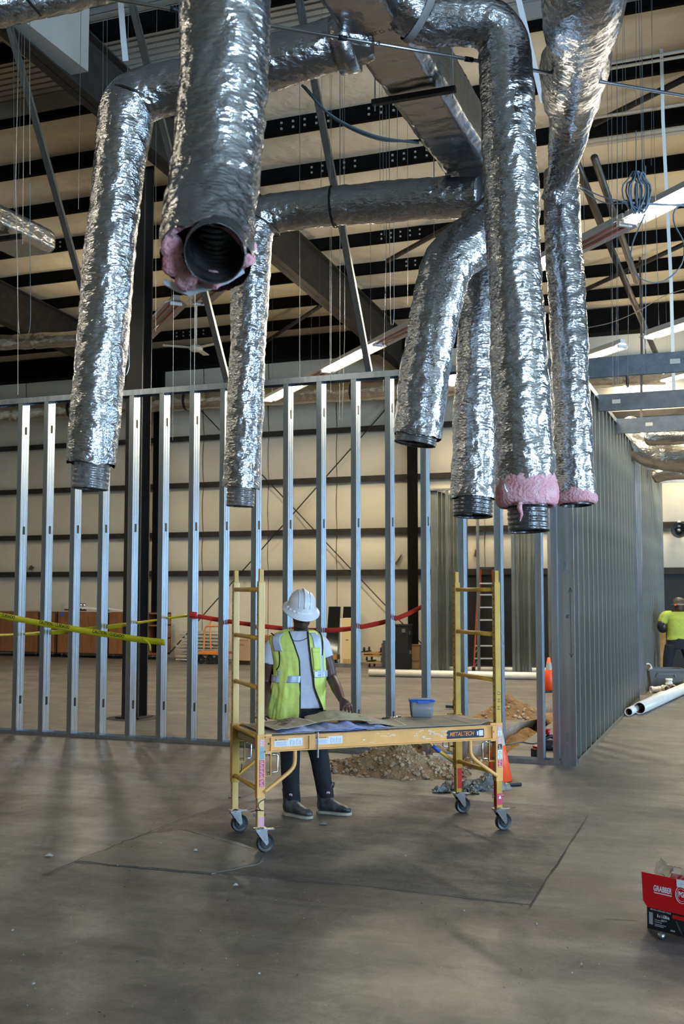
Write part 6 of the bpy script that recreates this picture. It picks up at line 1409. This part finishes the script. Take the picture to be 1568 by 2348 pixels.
mb = MB(); limb(mb, [q2(1517, 1426), q2(1513, 1436, -.02), q2(1518, 1445, .1), q2(1527, 1443, .24)], [.062, .058, .052, .045]); mb.build('arm_sleeve', 'navy_cloth', w2, smooth=True); mb = MB(); limb(mb, [q2(1599, 1426), q2(1602, 1436, -.02), q2(1597, 1445, .1), q2(1588, 1443, .24)], [.062, .058, .052, .045]); mb.build('arm_sleeve', 'navy_cloth', w2, smooth=True)
mb = MB(); mb.loft([ering(q2(1554, y), .20, .14, 24) for y in (1462, 1475, 1488)])
limb(mb, [q2(1538, 1480), q2(1532, 1510), q2(1530, 1545), q2(1530, 1565)], [.115, .10, .085, .08]); limb(mb, [q2(1572, 1480), q2(1580, 1510), q2(1584, 1545), q2(1584, 1565)], [.115, .10, .085, .08])
remeshed(mb, 'trousers', 'navy_cloth', w2, 0.014, 3)
for x in (1530, 1584):
    p = q2(x, 1568); p.z = 0; MB().loft([ering(p + A(0, f) + up * z, rx, .01 + rz, 14, A(1, 0), up) for f, rx, z, rz in ((-.10, .035, .05, .035), (-.05, .05, .05, .038), (.08, .052, .045, .034), (.17, .03, .035, .02))]).build('boot', 'black', w2, smooth=True)
mb = MB(); mb.lathe([(0.0, .13), (.06, .122), (.10, .085), (.115, .03), (.118, 0.0), (.155, -.012), (.16, -.02), (.115, -.01)], q2(1556, 1385), 28); mb.build('hard_hat', 'hat_dark', w2, smooth=True); MB().lathe([(0, -.004), (.018, -.003), (.018, .003), (0, .004)], q2(1548, 1387, -.13), 12, 'Y').build('hat_light', 'cone_orange', w2)
tag(MB().bbox(W(C_(1513, 1480, 22.2).x, 22.2, 0.0), W(C_(1526, 1480, 22.2).x, 22.25, 0.95)).build('wooden_board', 'wood'), 'upright orange-brown board beyond the lime-shirted worker', 'board')
mat('tote_grey', (0.085, 0.085, 0.078), 0.5, 0.0, var=0.1, scale=8)
TP = Z(1530, 1584); tt = thing('storage_tote', 'grey plastic storage tote full of fittings before the second worker', 'tote', TP)
def tq(x, y, z): return TP + A(x, y, z)
def trr(hx, hy, z): return [tq(x * hx, y * hy + 0.22, z) for x, y in ((-1, -1), (1, -1), (1, 1), (-1, 1))]
MB().loft([trr(.27, .19, .0), trr(.32, .23, .37), trr(.31, .22, .37), trr(.26, .18, .02)]).build('tub', 'tote_grey', tt, bevel=0.01); MB().loft([trr(.345, .25, .355), trr(.345, .25, .385), trr(.315, .225, .385), trr(.315, .225, .355), trr(.345, .25, .355)], caps=False).build('rim', 'tote_grey', tt)
MB().bar(tq(-.17, -.01, .30), tq(.13, -.01, .30), .03, .03).build('handle', 'tote_grey', tt); MB().bar(tq(-.19, -.005, .24), tq(-.17, -.01, .30), .03, .03).build('handle', 'tote_grey', tt); MB().bar(tq(.15, -.005, .24), tq(.13, -.01, .30), .03, .03).build('handle', 'tote_grey', tt)
def fitting(label, p, d, L=0.13, r=0.055, elbow=False):
    t = thing('pipe_fitting', label, 'fitting', p, group='white pipe fittings'); d = Vector(d).normalized(); e = p + d * L
    def hollow(path, r_):
        o = MB().tube(path, r_, 20, caps=False).build('socket', 'pvc', t, smooth=True); md = o.modifiers.new('s', 'SOLIDIFY'); md.thickness = 0.010; md.offset = -1
    if elbow: hollow(crom([p, p.lerp(e, .5), e + up * 0.03, e + up * 0.09], .02), r)
    else: hollow([p, e], r)
    hollow([p, p + d * 0.04], r + 0.008); hollow([e - d * 0.04, e], r + 0.008)
    MB().tube([p + d * L * 0.45, p + d * L * 0.5], r - 0.012, 16).build('bore', 'pvc_inside', t)
fitting('white pipe fitting lying on its side, leftmost by the tote', Z(1492, 1589) + up * .055, A(1, 0.15), 0.17); fitting('white coupling facing the camera, second from the left', Z(1529, 1587) + up * .055, A(-0.25, 1)); fitting('white coupling facing the camera, third from the left', Z(1543, 1586) + up * .055, A(0.3, 1)); fitting('white coupling standing on two others', Z(1534, 1586) + up * .12, up, 0.11); fitting('white coupling at the right end of the row', Z(1552, 1582) + up * .055, A(-0.5, 1)); fitting('white elbow perched on the corner of the tote', tq(-.31, .1, .42), A(0.35, 0.8, -0.25), 0.12)
def bigpipe(label, p0, p1, r):
    t = thing('drain_pipe', label, 'pipe', p0); o = MB().tube([p0, p1], r, 24, caps=False).build('wall', 'pvc', t, smooth=True); md = o.modifiers.new('s', 'SOLIDIFY'); md.thickness = 0.010; md.offset = -1
    d = (p1 - p0).normalized(); o = MB().tube([p0 + d * 0.02, p1], r - 0.011, 24, caps=False).build('bore', 'pvc_inside', t, smooth=True)
bigpipe('larger cream drain pipe on the floor at the right, open end towards the camera', Z(1466, 1638) + up * .088, Z(1640, 1557) + up * .088, .088); bigpipe('thinner cream drain pipe lying left of the larger one', Z(1441, 1642) + up * .058, Z(1519, 1600) + up * .058, .058)
hs = thing('horn_speaker', 'grey horn loudspeaker on the far wall at the right edge', 'loudspeaker', C_(1557, 1214, FAR_C - .3)); q = C_(1557, 1216, FAR_C - .45); MB().lathe([(.17, -.12), (.175, -.10), (.10, 0.02), (.05, .10), (.04, .18)], q, 24, 'Y').build('horn', 'grey_board', hs, smooth=True); MB().lathe([(.0, -.10), (.05, -.08), (.05, .06)], q, 16, 'Y').build('driver', 'galv_dull', hs, smooth=True); MB().bbox(q + Vector((-.03, .0, .08)), q + Vector((.03, .3, .22))).build('bracket', 'offwhite', hs)

# ---------------------------------------------------------------- red screw box in the right foreground
mat('box_black', (0.010, 0.010, 0.011), 0.45); mat('box_red', (0.62, 0.008, 0.010), 0.4); mat('bag', (0.80, 0.78, 0.72), 0.12, trans=0.9, ior=1.1); mat('print_white', (0.82, 0.72, 0.72), 0.5); mat('print_grey2', (0.30, 0.30, 0.31), 0.5)
B0 = Z(1484, 2130); bd_ = A(0.70, -0.714); bn_ = A(-0.714, -0.70); BH = 0.165; BL = 0.34; BD = 0.26
def BX(a, d, z): return B0 + bd_ * a - bn_ * d + up * z
bx = thing('screw_box', 'open red and black cardboard screw box at the right edge', 'box', B0)
def bq(a0, a1, d0, d1, z0, z1, name, material, parent=None):
    p = [BX(a, d, z) for a in (a0, a1) for d in (d0, d1) for z in (z0, z1)]
    return MB().add(p, [(0, 1, 3, 2), (4, 6, 7, 5), (0, 4, 5, 1), (2, 3, 7, 6), (0, 2, 6, 4), (1, 5, 7, 3)]).build(name, material, parent or bx)
bq(0, BL, 0, 0.004, 0, BH + 0.02, 'front_wall', 'box_black'); bq(0, BL, BD, BD + 0.004, 0, BH + 0.08, 'back_wall', 'box_red'); bq(0, 0.004, 0, BD, 0, BH + 0.06, 'side_wall', 'box_black'); bq(BL - 0.004, BL, 0, BD, 0, BH + 0.06, 'side_wall', 'box_red'); bq(0, BL, 0, BD, 0, 0.004, 'bottom', 'cardboard')
# upturned red flap that leans out over the front
pts = [(-0.012, 0.135), (-0.016, 0.16), (-0.014, 0.295), (BL, 0.295), (BL, 0.115), (0.0, 0.115)]
fo = MB().prism([(-0.014, 0.300), (BL, 0.300), (BL, 0.120), (0.012, 0.120), (-0.012, 0.150)], lambda p: BX(p[0], -0.012 - 0.03 * (p[1] - 0.12) / 0.17 * 0.3, p[1]), lambda p: BX(p[0], -0.016 - 0.03 * (p[1] - 0.12) / 0.17 * 0.3, p[1])).build('front_flap', 'box_red', bx)
fz = lambda z: -0.0175 - 0.03 * (z - 0.12) / 0.17 * 0.3
lettering('brand_lettering', 'GRABBER', 0.040, 'print_white', BX(0.105, fz(0.235), 0.228), bd_, up, bx, shear=0.15, bold=0.0012, xs=0.62)
mb = MB().prism([(0.052, 0.208), (0.158, 0.208), (0.158, 0.203), (0.060, 0.203)], lambda p: BX(p[0], fz(p[1]), p[1]), lambda p: BX(p[0], fz(p[1]) - .0004, p[1])); mb.build('underline', 'print_white', bx)
cy = 0.222; ca_ = 0.212
MB().tube([BX(ca_ + 0.032 * math.cos(t), fz(cy) - .0005, cy + 0.042 * math.sin(t)) for t in [2 * math.pi * k / 28 for k in range(28)]], 0.0013, 5, closed=True).build('roundel', 'print_white', bx); MB().tube([BX(ca_ + 0.024 * math.cos(t), fz(cy) - .0005, cy + 0.032 * math.sin(t)) for t in [2 * math.pi * k / 28 for k in range(28)]], 0.0008, 5, closed=True).build('roundel', 'print_white', bx)
lettering('roundel_lettering', 'PG', 0.036, 'print_white', BX(ca_, fz(cy) - .0006, cy + .002), bd_, up, bx, bold=0.0014, xs=0.72)
bq(0.19, BL, -0.0275, -0.0268, 0.262, 0.300, 'white_label', 'white'); lettering('label_lettering', '2" x DRY', 0.014, 'print_grey2', BX(0.235, -0.029, 0.281), bd_, up, bx, xs=0.8)
bq(0.225, BL, -0.0012, -0.0004, 0.0, 0.10, 'red_panel', 'box_red'); bq(0.148, 0.225, -0.0012, -0.0004, 0.086, 0.106, 'red_panel', 'box_red')
lettering('box_lettering', 'DRYWALL SCREWS FINE THREAD', 0.011, 'print_white', BX(0.08, -0.0014, 0.108), bd_, up, bx, xs=0.72); lettering('box_lettering', '6 x 1-5/8-in', 0.024, 'print_white', BX(0.095, -0.0014, 0.082), bd_, up, bx, bold=0.0006, xs=0.62); lettering('box_lettering', '#6x41mm', 0.011, 'print_white', BX(0.10, -0.0014, 0.064), bd_, up, bx, xs=0.72)
for k, (w, z) in enumerate(((0.055, 0.056), (0.04, 0.046), (0.065, 0.034), (0.05, 0.026))): bq(0.045, 0.045 + w, -0.0014, -0.0006, z, z + 0.004, 'print_line', 'print_grey2')
bq(0.012, 0.034, -0.0014, -0.0006, 0.03, 0.092, 'code_strip', 'print_grey2'); bq(0.135, 0.16, -0.0014, -0.0006, 0.018, 0.026, 'print_line', 'print_grey2')
MB().prism([(0.165, 0.078), (0.172, 0.076), (0.196, 0.030), (0.204, 0.014), (0.182, 0.036)], lambda p: BX(p[0], -0.0008, p[1]), lambda p: BX(p[0], -0.0016, p[1])).build('screw_picture', 'galv_dull', bx)
bq(0.24, BL, -0.0022, -0.0014, 0.010, 0.032, 'white_tab', 'print_white')
# clear bags bulging out of the top
def bag(label, a0, d0, w, h, seed, z0=0.19):
    fn = lambda u, v: BX(a0 + (u - 0.5) * w * (1 - 0.25 * v) + 0.03 * noise.noise(Vector((u * 3, v * 3, seed))) , d0 + 0.05 * math.sin(u * 6.28) * (1 - v) + 0.05 * noise.noise(Vector((u * 4, v * 4, seed + 5))), z0 + h * v * (0.75 + 0.35 * noise.noise(Vector((u * 2.5, 0, seed)))) + 0.012 * noise.noise(Vector((u * 9, v * 9, seed))))
    o = MB().grid(fn, 26, 18).build('plastic_bag', 'bag', smooth=True, solid=0.0008); return tag(o, label, 'bag')
bag('crumpled clear plastic bag sticking out of the red box, left one', 0.10, 0.06, 0.20, 0.20, 3); bag('shiny clear plastic bag sticking out of the red box, right one', 0.25, 0.07, 0.16, 0.26, 8)
pc = thing('measuring_cup', 'small grey plastic cup on the floor before the red box', 'cup', Z(1517, 2153)); MB().lathe([(0.0, 0.0), (0.018, 0.0), (0.0205, 0.030), (0.018, 0.030), (0.016, 0.004), (0, 0.004)], Z(1517, 2153), 18).build('cup', 'galv_dull', pc, smooth=True)

# ---------------------------------------------------------------- litter behind the scaffold
mat('debris', (0.10, 0.115, 0.125), 0.9, 0.0, col2=(0.26, 0.26, 0.25), scale=18, bump=1, bscale=40); mat('debris_tan', (0.17, 0.155, 0.125), 0.9, 0.0, var=0.3, scale=10); mat('bottle_clear', (0.85, 0.83, 0.82), 0.08, trans=0.85, ior=1.15)
def scrap(label, p, w, d, h, seed, material):
    fn = lambda u, v: p + A((u - .5) * w, (v - .5) * d) + up * (0.006 + h * abs(noise.noise(Vector((u * 3.5, v * 3.5, seed)))) * math.sin(math.pi * min(1, max(0, u))) ** .4 + 0.3 * h * abs(noise.noise(Vector((u * 11, v * 11, seed)))))
    return tag(MB().grid(fn, 22, 16).build('floor_scrap', material, solid=0.003), label, 'debris', 'torn floor scraps')
scrap('torn grey floor scrap left of the rear right caster', Z(1012, 1816), .16, .12, .07, 2, 'debris'); scrap('tan torn scrap beside the rear right scaffold post', Z(1052, 1808), .30, .2, .08, 5, 'debris_tan'); scrap('small dark scrap beside the bottle', Z(1096, 1812), .14, .1, .05, 7, 'debris'); scrap('tan crumpled scrap in front of the bottle', Z(1072, 1819), .2, .1, .07, 9, 'debris_tan')
heap('grey heap of crushed rubble swept behind the front right post', Z(1122, 1806), 0.20, 0.15, 0.15, 21, 'debris', 0, 70, 0.008, 0.02, 40)
bt = thing('plastic_bottle', 'crushed clear plastic bottle with orange cap on the floor', 'bottle', Z(1080, 1806)); q = Z(1066, 1806) + up * .038; rx2 = A(1, 0.25).normalized()
MB().tube([q, q + rx2 * .01, q + rx2 * .05, q + rx2 * .07, q + rx2 * .11, q + rx2 * .14, q + rx2 * .16], [.02, .034, .036, .031, .035, .024, .014], 20).build('bottle', 'bottle_clear', bt, smooth=True); MB().tube([q + rx2 * .155, q + rx2 * .18], .016, 14).build('bottle_cap', 'cone_orange', bt)
rnd = random.Random(12); mb = MB()
for k in range(260):
    x, y = rnd.uniform(-20, 1590), 1700 + 640 * rnd.random() ** 1.2; p = Z(x, y); s = rnd.uniform(0.001, 0.0030) if rnd.random() < 0.95 else rnd.uniform(0.004, 0.007)
    if TS0 - .05 < p.x < TS1 + .05 and p.y > TC0 - .05: continue
    mb.box(p + up * (s * 0.5 + 0.006), (2 * s, 1.4 * s, s), Matrix.Rotation(rnd.uniform(0, 3.1), 3, 'Z'))
mat('crumb', (0.38, 0.36, 0.33), 0.8); o = tag(mb.build('floor_crumbs', 'crumb'), 'scattered pale crumbs of plaster and grit on the floor', 'grit'); o['kind'] = 'stuff'
mb = MB()
for k in range(90):
    x, y = rnd.uniform(-20, 1590), 1700 + 640 * rnd.random() ** 1.2; p = Z(x, y); s = rnd.uniform(0.0015, 0.005)
    if TS0 - .05 < p.x < TS1 + .05 and p.y > TC0 - .05: continue
    mb.box(p + up * (s * 0.2 + 0.006), (3 * s, 1.2 * s, s * .4), Matrix.Rotation(rnd.uniform(0, 3.1), 3, 'Z'))
o = tag(mb.build('floor_flecks', 'crack'), 'scattered dark flecks of dirt and tape on the floor', 'grit'); o['kind'] = 'stuff'
for i, (x, y, w_, lab) in enumerate(((112, 1965, .035, 'pale chip on the floor at the left'), (448, 1953, .03, 'pale chip on the light slab patch'), (540, 2033, .03, 'pale chip in front of the slab patch'), (740, 1892, .06, 'dark clod on the floor between the boots'))):
    tag(MB().grid(lambda u, v: Z(x, y) + A((u - .5) * w_ * (1.5 if i == 0 else 1), (v - .5) * w_ * .5) + up * (0.009 + 0.012 * math.sin(3.14 * u) * math.sin(3.14 * v)), 6, 4).build('floor_chip', 'crumb' if i < 3 else 'debris', solid=0.003), lab, 'chip')
